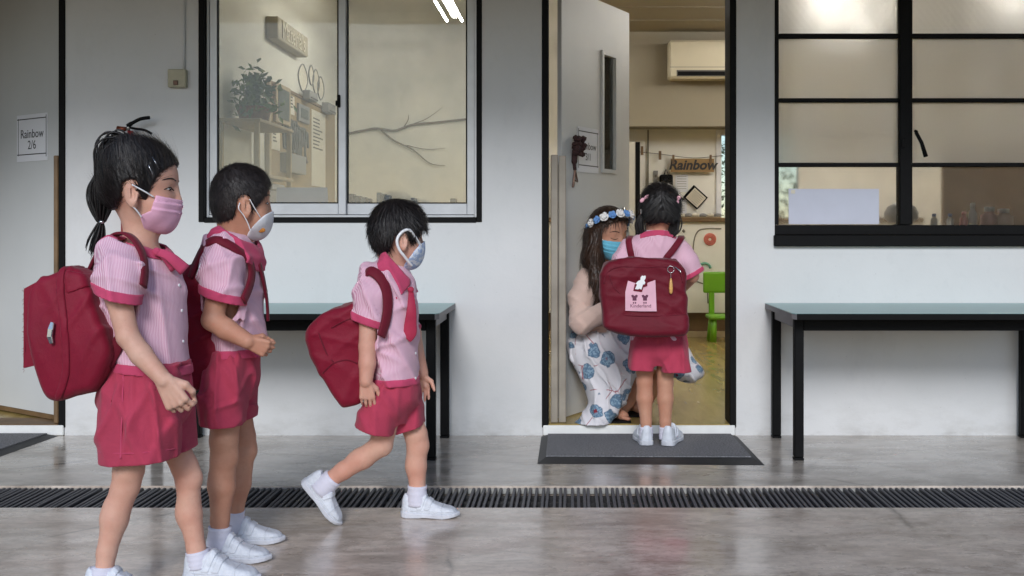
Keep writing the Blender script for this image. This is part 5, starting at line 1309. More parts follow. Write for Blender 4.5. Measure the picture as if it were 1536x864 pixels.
# ------------------------------------------------------------------ girl at the doorway, seen from behind
M['bagshade'] = m_cloth('shaded_burgundy_nylon', srgb(102, 10, 32), .6, .5, 700, .12)  # bag nylon with the doorway's shade put into a darker colour
def girl_doorway():
    d = 5.18
    t = thing('person', 'girl with pink hair bows on the doormat, back turned, facing the woman', 'person', (P(985, 0, d)[0], d-CD, .0), 'children in pink uniform')
    hd = Head(990, 311, d, 70, yaw=R(92), pitch=R(8), fs=.90)
    sr = [(336, 976, 998, .045), (344, 966, 1005, .060), (354, 950, 1014, .085), (368, 940, 1024, .100), (395, 941, 1025, .105), (450, 943, 1027, .102), (515, 943, 1030, .105)]
    lo, hi = bounds(915, 1062, 268, 668, 4.95, 5.75); lo[2] = .03
    v = Vol(lo, hi, .0045); v.zloft(rows(sr, d), .01, infl=-.028)
    v.zloft(rows([(500, 955, 1018, .08), (528, 955, 1018, .08)], d), .03)
    hd.skull(v); hd.face(v); hd.ears(v); v.chain([hd.L(-.1, 0, -.25), P(986, 342, d), P(986, 356, d)], [.050, .044, .055], .03)
    for (a, b, c, e) in ((966, 967, 967, 969), (1001, 998, 998, 998)):
        v.chain([P(a, 515, d), P(b, 556, d), P(b, 572, d), P(c, 598, d), P(e, 632, d-.005), P(e, 655, d-.005)], [.050, .040, .0375, .038, .0265, .0245], .010)
    for (a, b, c, e, f, q) in ((944, 380, 934, 418, 950, 440), (1022, 380, 1038, 414, 1020, 436)):
        v.chain([P(a, b, d), P(c, e, d), P(f, q, d+.22)], [.036, .032, .024], .01)
    for xx, sg in ((952, 1), (1018, -1)):
        hand(v, P(xx, 436, d+.22), (sg*.3, .9, .1), (0, .1, -1), (sg, 0, .2), .115, [(.3, .6, .4)]*4, .04)
    v.obj('body', M['skin2'], t); brows_eyes(hd, v, t)
    mk, _ = make_mask(hd, [(.19, -.085), (.60, -.14), (.62, -.46), (.34, -.55), (.0, -.53), (-.035, -.31), (.10, -.27)], M['maskwhite'], t, .0, 2, .004)
    earloop(hd, [(.20, .335, -.11), (.06, .405, -.05), (-.08, .42, .02), (-.14, .42, -.12), (-.02, .41, -.24)], .002, M['white'], mk)
    # hair parted in the middle into two low bunches
    lo, hi = bounds(945, 1035, 266, 362, 5.0, 5.36); hv = Vol(lo, hi, .0038)
    hd.skull(hv, .009); hd.E(hv, -.26, 0, -.08, .28, .38, .36, .08, infl=.004); hd.E(hv, -.06, 0, .02, .34, .41, .34, .08, infl=.003)
    x, y, z = hv.xyz(); f, l, u = hd.loc(x, y, z)
    hv.d = smax(hv.d, (polysd(f, u, [(-.9, .9), (.5, .9), (.42, .2), (.20, .0), (.10, -.2), (-.1, -.25), (-.20, -.36), (-.9, -.50)])*hd.H).astype(F32), .006).astype(F32)
    hv.disp(lambda x, y, z: .006*np.exp(-(l/.018)**2)*(u > -.15)); hv.disp(lambda x, y, z: .0016*np.sin(55*np.abs(l)+5*np.sin(8*u)))
    hair = hv.obj('hair', M['hair'], t); rng = random.Random(2)
    strands(hair, lambda p: Vector((1 if (p-hd.C).x > 0 else -1, .2, -.9)), 2600, .04, .0011, .002, M['hair'], 'hair_strand', hair, 8)
    for (pts, sp) in (([(964, 322), (961, 335), (963, 348), (967, 356)], .7), ([(1012, 318), (1013, 334), (1010, 348), (1003, 357)], 1.0)):
        pm = MB()
        for i in range(46):
            o = Vector((rng.gauss(0, 1), rng.gauss(0, 1), rng.gauss(0, .5)))*.010*sp
            pm.tube(spline([Vector(P(a, b, d-.035))+o*q for (a, b), q in zip(pts, (.6, 1.1, 1.1, .6))], 4), [.0034]*9+[.003, .0025, .0018, .0008], 5)
        pm.build('hair_bunch', M['hair'], t, True)
    fk = MB()
    for i in range(20):
        p0 = Vector(P(1018, 297, d-.01)); e = p0+Vector((rng.uniform(.012, .03), rng.uniform(-.01, .01), rng.uniform(-.022, -.002))); fk.tube(spline([p0-Vector((.02, 0, -.004)), p0+Vector((.004, 0, .004)), e], 4), [.0026]*6+[.0016, .001, .0004], 5)
    tag(fk.build('stray_hair', M['hair'], t, True), kind='stuff')
    M['bow'] = m_cloth('pink_bow', srgb(226, 170, 184), .5)
    for (a, b, an, w) in ((968, 298, -35, 1.0), (1016, 300, -70, .75)):
        p, n_ = hv.surf(a, b, .004); ax_ = Matrix.Rotation(R(an), 3, 'Y') @ Vector((1, 0, 0)); bm_ = MB()
        for s_ in (-1, 1): bm_.ball(p+ax_*s_*.014*w, .011, (1.25*w, .5, .85), 2, Matrix.Rotation(R(an+s_*12), 3, 'Y'))
        bm_.ball(p+Vector((0, -.004, 0)), .0055, (1, .8, 1), 1); bm_.build('hair_bow', M['bow'], t, True)
    # shirt
    lo, hi = bounds(912, 1062, 330, 530, 4.98, 5.4); s = Vol(lo, hi, .0042); s.zloft(rows(sr, d), .01, infl=-.006)
    s.chain([P(946, 374, d), P(937, 392, d-.01), P(930, 428, d+.01)], [.052, .052, .052], .02); s.chain([P(1019, 374, d), P(1030, 392, d-.01), P(1042, 424, d+.01)], [.052, .052, .052], .02)
    s.disp(lambda x, y, z: .0035*wrinkle(x, y, z, 101, (22, 22, 16))-.012*folds(x, y, z, 104, [(30, 10, 14), (-30, 12, 14), (16, 8, 30)]))
    full = s.copy(); cl, cr_ = P(934, 412, d), P(1038, 411, d)
    def cut(x, z, o=0.0): return np.where(x < P(985, 0, d)[0], np.where(x < P(944, 0, d)[0], (cl[2]+o+(x-cl[0])*-.35)-z, -.5), np.where(x > P(1028, 0, d)[0], (cr_[2]+o+(x-cr_[0])*.55)-z, -.5))
    s.clip(lambda x, y, z: cut(x, z, -.012)); s.shell(.009); s.clip(lambda x, y, z: z-P(0, 345, d)[2]); s.clip(lambda x, y, z: P(0, 510, d)[2]-z); s.obj('shirt', M['stripe'], t)
    for q in (-1, 1):
        c = full.copy(); c.d = np.maximum(c.d-.003, -(c.d+.009)).astype(F32)
        if q > 0: c.clip(lambda x, y, z: np.where(x > P(1026, 0, d)[0], np.maximum((cr_[2]-.013+(x-cr_[0])*.55)-z, z-(cr_[2]+.012+(x-cr_[0])*.55)), .5))
        else: c.clip(lambda x, y, z: np.where(x < P(942, 0, d)[0], np.maximum((cl[2]-.013-(x-cl[0])*.35)-z, z-(cl[2]+.012-(x-cl[0])*.35)), .5))
        c.obj('cuff', M['band'], t)
    c = full.copy(); c.d = np.maximum(c.d-.004, -(c.d+.009)).astype(F32); c.clip(lambda x, y, z: np.maximum(np.abs(z-P(0, 349, d)[2]+((x-P(986, 0, d)[0])*1.5)**2)-.013, np.abs(x-P(986, 0, d)[0])-.085)); c.obj('neck_band', M['band'], t)
    # culottes
    lo, hi = bounds(915, 1060, 490, 575, 4.98, 5.42)
    trousers(lo, hi, [(492, 945, 1030, .11), (520, 942, 1033, .122), (532, 944, 1031, .118), (546, 955, 1020, .09)], d,
        [(500, 950, 992, .09), (525, 941, 984, .115), (575, 937, 982, .122)], d, [(500, 980, 1026, .09), (525, 987, 1034, .115), (575, 987, 1038, .122)], d+.001, ((938, 552), (984, 554)), ((984, 555), (1037, 556)), 495, 111, 'culottes', t, .0042, .012, None, 4.0)
    # feet on the mat
    zm = .0175
    place_shoe(t, shoemat((P(971, 0, 5.14)[0], 5.135-CD, zm), .225, R(96))); place_shoe(t, shoemat((P(1000, 0, 5.13)[0], 5.125-CD, zm), .225, R(72)))
    sock(t, P(969, 640, d-.005), P(969, 658, d-.005), .031, .033); sock(t, P(998.5, 640, d-.005), P(999, 658, d-.005), .031, .033)
    # ---- her bag
    bd = 5.02
    b = thing('school_bag', 'burgundy school bag with pink label and yellow charm on the girl with bows', 'school bag', (P(966, 0, bd)[0], bd-CD, P(0, 505, bd)[2]), 'burgundy school bags')
    lo, hi = bounds(885, 1048, 378, 518, 4.82, 5.2); bv = Vol(lo, hi, .004)
    out = rpoly([(900, 432), (903, 405), (914, 394), (945, 389), (1000, 389), (1020, 395), (1029, 410), (1030, 440), (1033, 470), (1033, 495), (1020, 504), (965, 505), (912, 496), (905, 475)], 3)
    rr = .03; x, y, z = bv.xyz(); q = polysd(bv.ax[0][:, None], bv.ax[2][None, :], wpoly(out, bd-.08))[:, None, :]+rr
    bul = .018*np.clip((P(0, 470, bd)[2]-z)/.05, 0, 1)+.006*np.sin(x*9)
    q, wy = np.broadcast_arrays(q, np.abs(y-(bd-CD))-(.078-rr)-bul)
    bv.d = (np.minimum(np.maximum(q, wy), 0)+np.sqrt(np.maximum(q, 0)**2+np.maximum(wy, 0)**2)-rr).astype(F32)
    bv.disp(lambda x, y, z: .005*wrinkle(x, y, z, 121, (16, 14, 20))-.009*folds(x, y, z, 125, [(12, 6, 26), (-14, 0, 22), (10, 10, 34)])); bv.obj('bag_body', M['bagshade'], b)
    def seam(pts, nm, r=.003, m='bagdark'): MB().tube(spline([bv.surf(a, c_, .001)[0] for a, c_ in pts], 5), r, 6).build(nm, M[m], b, True)
    seam([(906, 470), (940, 473), (985, 474), (1028, 471)], 'seam_piping'); seam([(906, 425), (912, 408), (930, 400), (965, 401), (1000, 400), (1018, 406), (1024, 424)], 'zip_line'); seam([(914, 412), (920, 430), (930, 440)], 'seam_piping', .002)
    hp = [Vector(P(a, c_, bd-.06)) for a, c_ in ((934, 396), (950, 392), (966, 398), (990, 399), (1004, 392))]
    MB().ribbon(spline(hp, 4), Vector((0, -1, .4)), .026, .006).build('carry_handle', M['bagdark'], b, True)
    for pts in ([(944, 362), (946, 375), (948, 388)], [(1020, 362), (1010, 374), (998, 388)]):
        strap_on(full, pts, .030, .005, 'shoulder_strap', M['bagdark'], b, .005, pre=[(P(pts[0][0]+(2 if pts[0][0] < 980 else 2), 356, d+.02), (0, -.2, 1))], post=[(P(pts[-1][0], 394, bd-.03), (0, -1, .3))])
    # pink label with two little shirts and the school's name
    M['label'] = m_cloth('label_fabric', srgb(224, 176, 192), .7, .1); M['labelink'] = plain('label_ink', srgb(96, 44, 70), .7, .1)
    off = lambda a, c_, o: bv.surf(a, c_, o)[0]
    pp = [(942, 421), (951, 424), (962, 428), (972, 424), (983, 420), (985, 467), (961, 467), (938, 466), (938, 438)]
    yb = min(off(a, c_, .003).y for a, c_ in [(945, 440), (960, 445), (980, 440), (960, 463), (940, 463), (983, 463)])-.001
    def flat(pts, yy, th, nm, m): return MB().prism([P(a, c_, yy+CD) for a, c_ in pts], (0, th, 0)).build(nm, m, b)
    lb = flat(pp, yb, .004, 'name_label', M['label'])
    for cx in (951.8, 967.5):
        flat([(cx-5, 443), (cx-2.5, 442), (cx, 444), (cx+2.5, 442), (cx+5, 443), (cx+4, 446.5), (cx+3, 446), (cx+3, 451), (cx-3, 451), (cx-3, 446), (cx-4, 446.5)], yb-.0008, .0006, 'shirt_emblem', M['labelink'])
        for ex in (-1.5, 1.5): flat([(cx+ex-1, 453), (cx+ex+1, 453), (cx+ex+.8, 455.5), (cx+ex-.8, 455.5)], yb-.0008, .0006, 'emblem_mark', M['labelink'])
    c0 = P(961, 459, yb-.0008+CD); text_mesh('lettering', 'Kinderland', .0215, Matrix(((1, 0, 0, c0[0]), (0, 0, -1, c0[1]), (0, 1, 0, c0[2]), (0, 0, 0, 1))), M['labelink'], b, .0003)
    # doll-shaped tag
    red = [(960, 413), (968, 411), (972, 416), (971, 424), (971, 429), (965, 431), (963, 438), (950, 436), (952, 427), (957, 421)]
    flat(red, yb-.004, .003, 'doll_tag', M['bagdark'])
    wh = [(961, 416), (963, 413.5), (966, 414), (967.5, 413), (968.8, 415), (968, 418.5), (966.5, 420.5), (968, 424), (966.5, 427), (964.5, 426.5), (963.5, 430), (962, 434.5), (959.5, 433), (957, 434.2), (952.5, 433.5), (955.5, 427), (953.5, 425.5), (957, 421.5), (960.5, 420)]
    flat(wh, yb-.006, .0018, 'doll_figure', M['white'])
    # charm on the zip
    M['charm'] = plain('yellow_charm', srgb(214, 164, 96), .4, .15, 60); p0 = off(1006, 404, .006)
    rg = MB(); rg.tube([p0+Vector((.015*math.cos(a_*math.pi/8), -.003, .015*math.sin(a_*math.pi/8))) for a_ in range(17)], .0016, 5); rg.build('key_ring', M['chrome'], b, True)
    pc = Vector(P(1006, 412, 0)) if False else p0+Vector((0, -.006, -.016)); MB().tube([pc, pc+Vector((0, 0, -.024))], .0012, 5).build('charm_chain', M['chrome'], b)
    MB().lathe(pc+Vector((0, 0, -.094)), [(.004, 0), (.008, .008), (.009, .025), (.008, .045), (.0055, .06), (.003, .070)], 12).build('charm', M['charm'], b, True)
    zt = off(1018, 404, .005); MB().tube([off(1012, 400, .004), off(1020, 406, .005), zt+Vector((.008, -.003, -.014))], .003, 6).build('zip_pull', M['chrome'], b, True)
girl_doorway()
# ------------------------------------------------------------------ woman crouching in the doorway
def woman():
    d = 5.74
    t = thing('person', 'woman with blue surgical mask crouching in the doorway, beige cardigan and floral skirt', 'person', (P(900, 0, d)[0], d-CD, FZ))
    hd = Head(914, 350, 5.68, 74, yaw=R(-44), pitch=R(12), roll=R(3), fs=.84, ss=.92)
    sr = [(392, 903, 925, .05), (400, 888, 930, .08), (412, 872, 934, .105), (440, 868, 936, .12), (480, 866, 934, .12), (515, 862, 936, .13), (530, 862, 940, .13)]
    lo, hi = bounds(838, 1010, 305, 650, 5.3, 6.0); lo[2] = FZ+.004
    v = Vol(lo, hi, .0048); v.zloft(rows(sr, d), .01, infl=-.013); hd.skull(v); hd.face(v); hd.ears(v, .8)
    v.chain([hd.L(-.1, 0, -.25), P(914, 392, d), P(913, 404, d)], [.055, .048, .06], .03)
    v.chain([P(884, 425, 5.68), P(873, 480, 5.57), P(905, 466, 5.50), P(930, 452, 5.44)], [.03, .03, .03, .022], .01)
    v.chain([P(932, 415, 5.70), P(950, 470, 5.62), P(955, 452, 5.45)], [.04, .034, .024], .01)
    hand(v, P(930, 452, 5.44), (.8, -.5, .2), (.2, .6, .3), (0, .2, 1), .15, [(.3, .5, .4)]*4, .05); hand(v, P(955, 452, 5.45), (.4, -.8, .2), (-.9, 0, .1), (0, .2, 1), .15, [(.3, .5, .4)]*4, .05)
    # folded legs and feet
    v.chain([P(890, 530, 5.80), P(985, 522, 5.66), P(940, 600, 5.75), P(925, 624, 5.68)], [.085, .06, .045, .034], .012)
    v.chain([P(890, 530, 5.86), P(1000, 530, 5.80), P(965, 605, 5.88), P(950, 622, 5.86)], [.085, .06, .045, .034], .012)
    fz = FZ+.028
    for (a, dd) in ((922, 5.60), (952, 5.78)):
        x0_ = P(a, 0, dd)[0]; y0_ = dd-CD
        v.cone((x0_-.03, y0_+.06, fz+.03), (x0_+.045, y0_-.02, fz), .032, .026, .015)
        for k_ in range(5): v.cone((x0_+.04+.004*k_, y0_-.045+.012*k_, fz-.004), (x0_+.072-.004*abs(k_-1), y0_-.062+.014*k_, fz-.008), .011-.001*k_, .0095-.001*k_, .003)
    v.obj('body', M['skin2'], t); brows_eyes(hd, v, t, closed=True)
    for (a, dd) in ((922, 5.60), (952, 5.78)):
        x0_ = P(a, 0, dd)[0]; y0_ = dd-CD; MB().box((x0_-.07, y0_-.085, FZ+.001), (x0_+.08, y0_+.09, FZ+.012), .004).build('sandal', M['bagdark'] if False else M['black'], t)
    mk, _ = make_mask(hd, [(.16, -.085), (.60, -.09), (.62, -.46), (.34, -.55), (.02, -.52), (.0, -.31)], M['maskblue'], t, .0, 3, .0036)
    earloop(hd, [(.17, .33, -.10), (.06, .395, -.05), (-.06, .42, .01), (-.15, .42, -.1), (-.06, .41, -.22), (.03, .36, -.42)], .0022, M['white'], mk)
    # long brown hair
    lo, hi = bounds(862, 968, 298, 470, 5.48, 5.98); hv = Vol(lo, hi, .0042)
    hd.skull(hv, .014); hd.E(hv, -.2, 0, -.05, .33, .42, .40, .08, infl=.008)
    x, y, z = hv.xyz(); f, l, u = hd.loc(x, y, z)
    hv.d = smax(hv.d, (polysd(f, u, rpoly([(-.9, .9), (.3, .9), (.47, .44), (.36, .32), (.22, .22), (.09, .06), (.0, -.2), (-.04, -.5), (-.3, -.6), (-.9, -.6)], 3))*hd.H).astype(F32), .006).astype(F32)
    hv.chain([hd.L(-.06, -.38, -.05), P(891, 385, 5.60), P(896, 420, 5.575), P(900, 448, 5.56)], [.038, .044, .036, .012], .03); hv.chain([hd.L(-.28, -.15, -.1), P(890, 385, 5.70), P(890, 420, 5.66), P(893, 450, 5.62)], [.06, .06, .04, .014], .03)
    hv.chain([hd.L(-.02, .36, -.05), P(944, 380, 5.74), P(940, 410, 5.72)], [.03, .03, .015], .03)
    hv.disp(lambda x, y, z: .002*np.sin(420*x+160*y+8*np.sin(30*z)))
    hair = hv.obj('hair', M['hairb'], t)
    strands(hair, lambda p: Vector((-.15, 0, -1)), 2600, .07, .0012, .003, M['hairb'], 'hair_strand', hair, 10)
    # cardigan
    lo, hi = bounds(836, 975, 385, 535, 5.36, 5.98); s = Vol(lo, hi, .0045); s.zloft(rows(sr, d), .01)
    s.chain([P(881, 420, 5.67), P(871, 448, 5.60), P(872, 484, 5.545)], [.062, .060, .056], .02); s.chain([P(872, 484, 5.545), P(905, 468, 5.49), P(926, 455, 5.45)], [.056, .046, .034], .014)
    s.chain([P(930, 412, 5.72), P(948, 470, 5.62), P(954, 455, 5.48)], [.058, .05, .034], .02)
    s.disp(lambda x, y, z: -.010*folds(x, y, z, 134, [(10, 4, 60), (-30, 12, 44), (20, 8, 30)])+.002*wrinkle(x, y, z, 3, (40, 40, 40))); s.shell(.012); s.clip(lambda x, y, z: np.where(x > P(886, 0, d)[0], z-P(0, 400, d)[2], -.5)); s.obj('cardigan', M['cardigan'], t)
    # floral skirt draped over the knees and down to the sill
    k = NT('floral_print')
    v1 = k.n('ShaderNodeTexVoronoi'); v1.inputs['Scale'].default_value = 11.2; v1.inputs['Randomness'].default_value = .75
    mp = k.map((1.0, .35, .95)); nz = k.n('ShaderNodeTexNoise'); nz.inputs['Scale'].default_value = 16; nz.inputs['Detail'].default_value = 3; k.l(mp, nz.inputs['Vector'])
    mv_ = k.n('ShaderNodeMix', data_type='VECTOR'); mv_.inputs[0].default_value = .055; k.l(mp, mv_.inputs[4]); k.l(nz.outputs['Color'], mv_.inputs[5]); k.l(mv_.outputs[1], v1.inputs['Vector'])
    dd = v1.outputs['Distance']
    petal = k.ramp(dd, [(.0, 1), (.36, 1), (.40, 0)]); core = k.ramp(dd, [(.0, 1), (.09, 1), (.14, 0)])
    w_ = k.n('ShaderNodeTexWave', wave_type='RINGS'); 
    vein = k.ramp(k.noise(90, 2), [(.45, 0), (.6, 1)])
    blue = k.mix(vein, srgb(92, 120, 146), srgb(140, 166, 186)); c = k.mix(petal, srgb(214, 212, 218), blue)
    rim = k.ramp(dd, [(.33, 0), (.37, 1), (.40, 0)]); c = k.mix(k.math('MULTIPLY', rim, .5), c, srgb(52, 66, 92)); c = k.mix(core, c, srgb(130, 34, 50))
    v2 = k.n('ShaderNodeTexVoronoi', feature='DISTANCE_TO_EDGE'); v2.inputs['Scale'].default_value = 6.5; k.l(k.map((1, .3, .8)), v2.inputs['Vector'])
    stem = k.math('MULTIPLY', k.ramp(v2.outputs['Distance'], [(.0, 1), (.016, 0)]), k.ramp(k.noise(10, 2), [(.5, 0), (.55, 1)])); inv = k.math('SUBTRACT', 1.0, petal)
    c = k.mix(k.math('MULTIPLY', stem, inv), c, srgb(150, 60, 72)); k.col(c); k.set(Roughness=.85); k.bump(k.noise(24, 4), .3, .005); M['floral'] = k.m
    lo, hi = bounds(838, 1066, 488, 652, 5.34, 6.0); lo[2] = FZ-.01; g = Vol(lo, hi, .0046)
    g.zloft(rows([(498, 858, 935, .12), (512, 851, 946, .15), (530, 853, 958, .17, -.02), (552, 862, 958, .16, -.06), (580, 876, 946, .13, -.10), (604, 884, 936, .10, -.14), (620, 874, 926, .095, -.16), (640, 860, 914, .10, -.18)], 5.72), .01)
    g.chain([P(900, 520, 5.72), P(960, 522, 5.66), P(1018, 535, 5.68)], [.12, .105, .075], .04); g.ell(P(1026, 552, 5.68), (.105, .14, .065), .04, rot=Matrix.Rotation(R(18), 3, 'Y'))
    g.disp(lambda x, y, z: .008*wrinkle(x, y, z, 143, (22, 20, 6))-.020*folds(x, y, z, 145, [(40, 14, 10), (30, -10, 16), (20, 10, 26)])); g.shell(.010)
    g.clip(plane_py(936, 596, 1060, 566, 5.66)) if False else None
    xk = P(945, 0, 5.7)[0]; zk = P(0, 583, 5.7)[2]
    g.clip(lambda x, y, z: np.where(x > xk, zk+(x-xk)*.12, FZ+.002)-z)
    g.obj('skirt', M['floral'], t)
    # ---- flower crown
    fc = thing('flower_crown', 'crown of blue and white fabric roses on the crouching woman', 'flower crown', hd.L(0, 0, .45))
    M['rblue'] = m_cloth('blue_petal', srgb(112, 158, 214), .7, .2); M['rwhite'] = m_cloth('white_petal', srgb(232, 230, 228), .7, .2)
    ring = []
    for i in range(25):
        a = i/24*2*math.pi; ring.append(hd.L(-.03+.47*math.cos(a), .44*math.sin(a), .22+.26*math.cos(a)-.05*math.sin(a)))
    MB().tube(ring, .004, 6).build('band', M['rblue'], fc, True)
    for i in range(15):
        a = -2.55+i*.36; q = hd.L(-.03+.49*math.cos(a), .46*math.sin(a), .22+.26*math.cos(a)-.05*math.sin(a)); out_ = (q-hd.L(0, 0, .15)).normalized(); fm = MB(); sz = .0165 if i % 2 else .019
        Rm = Vector((0, 0, 1)).rotation_difference(out_).to_matrix()
        for rg_, (n, rad, tilt) in enumerate(((5, .85, 50), (4, .45, 25))):
            for k_ in range(n):
                an = 2*math.pi*k_/n+rg_*.6; pr = Rm @ Matrix.Rotation(an, 3, 'Z') @ Matrix.Rotation(R(tilt), 3, 'Y')
                fm.ball(q+Rm @ Vector((math.cos(an)*sz*rad, math.sin(an)*sz*rad, sz*.25*rg_+.004)), sz*.72, (.32, 1, 1) if rg_ else (.35, 1, .9), 1, pr)
        fm.ball(q+out_*sz*.5, sz*.35, (1, 1, 1), 1)
        fm.build('flower', M['rblue'] if i % 2 else M['rwhite'], fc, True)
woman()
# ------------------------------------------------------------------ what stands in the classroom
M['cork'] = plain('cork_board', srgb(150, 128, 92), .85, .12, 60); M['darkpic'] = plain('dark_print', srgb(74, 80, 74), .5, .3, 20); M['woodframe'] = plain('light_frame', srgb(170, 152, 122), .6, .1, 12)
M['greybox'] = plain('grey_card', srgb(140, 138, 136), .7, .06); M['card'] = plain('blue_grey_card', srgb(150, 153, 168), .7, .03); M['sheet'] = plain('off_white_sheet', srgb(214, 206, 188), .8, .04); M['signwood'] = plain('sign_box', srgb(170, 160, 138), .7, .08)
M['letter'] = plain('raised_letter', srgb(214, 204, 180), .7, .05); M['line'] = plain('marker_line', srgb(96, 92, 86), .7, .05); M['basket'] = plain('woven_basket', srgb(110, 74, 54), .8, .3, 50)
XW = -2.15
def onw(px, py, o=0.0):
    """point on the left partition wall, o metres proud of it"""
    X = XW+o; dd = X*FP/(px-VX); return (X, dd-CD, CH-(py-VY)*dd/FP)
def wallbox(name, px0, px1, z0, z1, o0, o1, m, parent=None):
    y0, y1 = onw(px0, 0)[1], onw(px1, 0)[1]; return B(name, (XW+o0, min(y0, y1), z0), (XW+o1, max(y0, y1), z1), m, parent, .003)
def zat(px, py): return onw(px, py)[2]
# sign box with raised letters
t = thing('letter_sign', 'long wooden block sign with raised letters high on the classroom side wall', 'sign', onw(430, 60))
sx0, sx1 = onw(398, 0)[1], 8.6-CD
B('block', (XW+.001, sx0, 2.375), (XW+.09, sx1, 2.53), M['signwood'], t, .006)
Mt = Matrix(((0, 0, 1, XW+.0925), (1, 0, 0, (sx0+sx1)/2), (0, 1, 0, 2.452), (0, 0, 0, 1)))
text_mesh('lettering', 'Materials', .185, Mt, M['letter'], t, .004)
# bubble outlines below it
t = thing('bubble_letters', 'outlined white bubble letters stuck beneath the wooden block sign', 'letters', onw(465, 120))
for (pa, pb, ya, yb) in ((449, 460, 96, 138), (464, 470, 98, 128), (470, 478, 104, 142), (477, 485, 115, 150)):
    c0 = onw((pa+pb)/2, (ya+yb)/2, .006); ry = abs(onw(pb, 0)[1]-onw(pa, 0)[1])/2; rz = abs(zat(pa, ya)-zat(pa, yb))/2
    pts = [(c0[0], c0[1]+ry*math.cos(a)*(1+.25*math.cos(2*a)), c0[2]+rz*math.sin(a)) for a in [i*math.pi/12 for i in range(25)]]
    MB().tube(pts, .005, 5).build('outline', M['greybox'], t, True)
    MB().prism([(XW+.002, p[1], p[2]) for p in pts[:-1]], (.003, 0, 0)).build('letter', M['sheet'], t)
# cork board and what is pinned to it
cb = thing('cork_board', 'brown cork display board on the classroom side wall', 'notice board', (XW, 3.4, .9))
B('board', (XW+.001, onw(400, 0)[1], .86), (XW+.02, RY-.34, 2.06), M['cork'], cb)
B('board_trim', (XW+.001, onw(400, 0)[1], 2.062), (XW+.03, RY-.34, 2.085), M['brownwood'], cb, .003)
B('board_post', (XW+.001, onw(400, 0)[1]-.05, .86), (XW+.035, onw(400, 0)[1]-.001, 2.085), M['woodframe'], cb, .003)
def pinned(name, label, cat, pa, pb, ya, yb, m, o=.03, frame=None):
    z0, z1 = zat((pa+pb)/2, yb), zat((pa+pb)/2, ya); t = thing(name, label, cat, onw(pa, yb, .03))
    if frame: wallbox('frame', pa, pb, z0, z1, .021, .021+o, frame, t); wallbox('print', pa+2.5, pb-2.5, z0+.03, z1-.03, .0215+o, .024+o, m, t)
    else:
        wallbox('sheet', pa, pb, z0, z1, .021, .021+o, m, t)
    return t, z0, z1
pinned('framed_picture', 'dark framed picture pinned high on the cork board', 'picture', 405, 427, 128, 186, M['darkpic'], .025, M['woodframe'])
pinned('framed_picture', 'small dark framed picture beside the long white list', 'picture', 441, 457, 158, 184, M['darkpic'], .02, M['greybox'])
pinned('grey_box', 'small grey box fixed low on the cork board', 'box', 416, 444, 232, 260, M['greybox'], .06)
for (pa, pb, ya, yb, lb, rows_) in ((429, 437, 144, 172, 'narrow note sheet pinned beside the dark framed picture', 4), (402, 415, 188, 225, 'note sheet pinned below the dark framed picture', 5), (463, 484, 168, 280, 'long white list sheet hanging on the cork board', 9)):
    t, z0, z1 = pinned('note_sheet', lb, 'paper', pa, pb, ya, yb, M['sheet'], .004)
    for i in range(rows_):
        zz = z1-(z1-z0)*(.12+.7*i/rows_*(.62 if rows_ == 9 else 1)); ln = random.Random(i+pa).uniform(.5, .85)
        wallbox('text_line', pa+2, pa+2+(pb-pa-4)*ln, zz, zz+.012, .0262, .0272, M['line'], t)
t = thing('paper_letters', 'cluster of cut-out letters in the middle of the cork board', 'letters', onw(445, 235, .03)); rs = random.Random(8)
for i in range(11):
    pa = 427+i*3.3; y0_ = 186+i*2.0+rs.uniform(-4, 4); c0 = onw(pa, y0_+14, .026)
    MB().tube([(c0[0], c0[1]+.05*math.cos(a)*(1+.3*math.sin(3*a+i)), c0[2]+.12*math.sin(a)) for a in [j*.42 for j in range(rs.randint(9, 15))]], .011, 5).build('letter', M['line'], t, True)
for (pa, pb, ya, yb, w_) in ((448, 460, 138, 151, 'nearer the bubble letters'), (477, 488, 156, 170, 'above the long list')):
    z0, z1 = zat((pa+pb)/2, yb), zat((pa+pb)/2, ya); t = thing('board_clip', 'small grey box clip on the top rail of the cork board '+w_, 'clip', onw(pa, yb)); wallbox('clip_body', pa, pb, z0, z1, .032, .09, M['greybox'], t); wallbox('clip_lip', pa+1, pb-1, z0+.01, z0+.02, .091, .10, M['line'], t)
# plant shelf at the window end of the side wall
sh = thing('plant_shelf', 'slim shelf with upright posts against the side wall by the window', 'shelf', (XW+.15, 1.4, FZ))
xs0, ys0 = XW+.02, 1.12
for yy in (ys0, ys0+.75): 
    for xx in (xs0, xs0+.22): B('post', (xx, yy, FZ), (xx+.03, yy+.03, 1.70), M['woodframe'], sh, .003)
for zz in (.5, 1.0, 1.35, 1.68): B('shelf_board', (xs0-.005, ys0-.01, zz), (xs0+.26, ys0+.79, zz+.02), M['woodframe'], sh, .003)
pl = thing('potted_plant', 'leafy green plant in a brown basket on the slim shelf', 'plant', (xs0+.12, ys0+.35, 1.702))
MB().lathe((xs0+.12, ys0+.35, 1.702), [(.08, 0), (.10, .06), (.11, .10), (.10, .105), (.09, .09)], 20).build('basket', M['basket'], pl, True)
lm = bmesh.new(); rs = random.Random(21)
for i in range(420):
    a = rs.uniform(0, 6.28); r_ = abs(rs.gauss(0, .075)); p = Vector((xs0+.12+r_*math.cos(a), ys0+.35+r_*1.5*math.sin(a), 1.90+rs.gauss(0, .065)-r_*.4)); q = Euler((rs.uniform(-1.2, 1.2), rs.uniform(-1.2, 1.2), rs.uniform(0, 6.3))).to_matrix()
    lm.faces.new([lm.verts.new(p+q @ Vector(v)) for v in ((-.03, 0, 0), (0, -.016, .004), (.035, 0, 0), (0, .016, .004))])
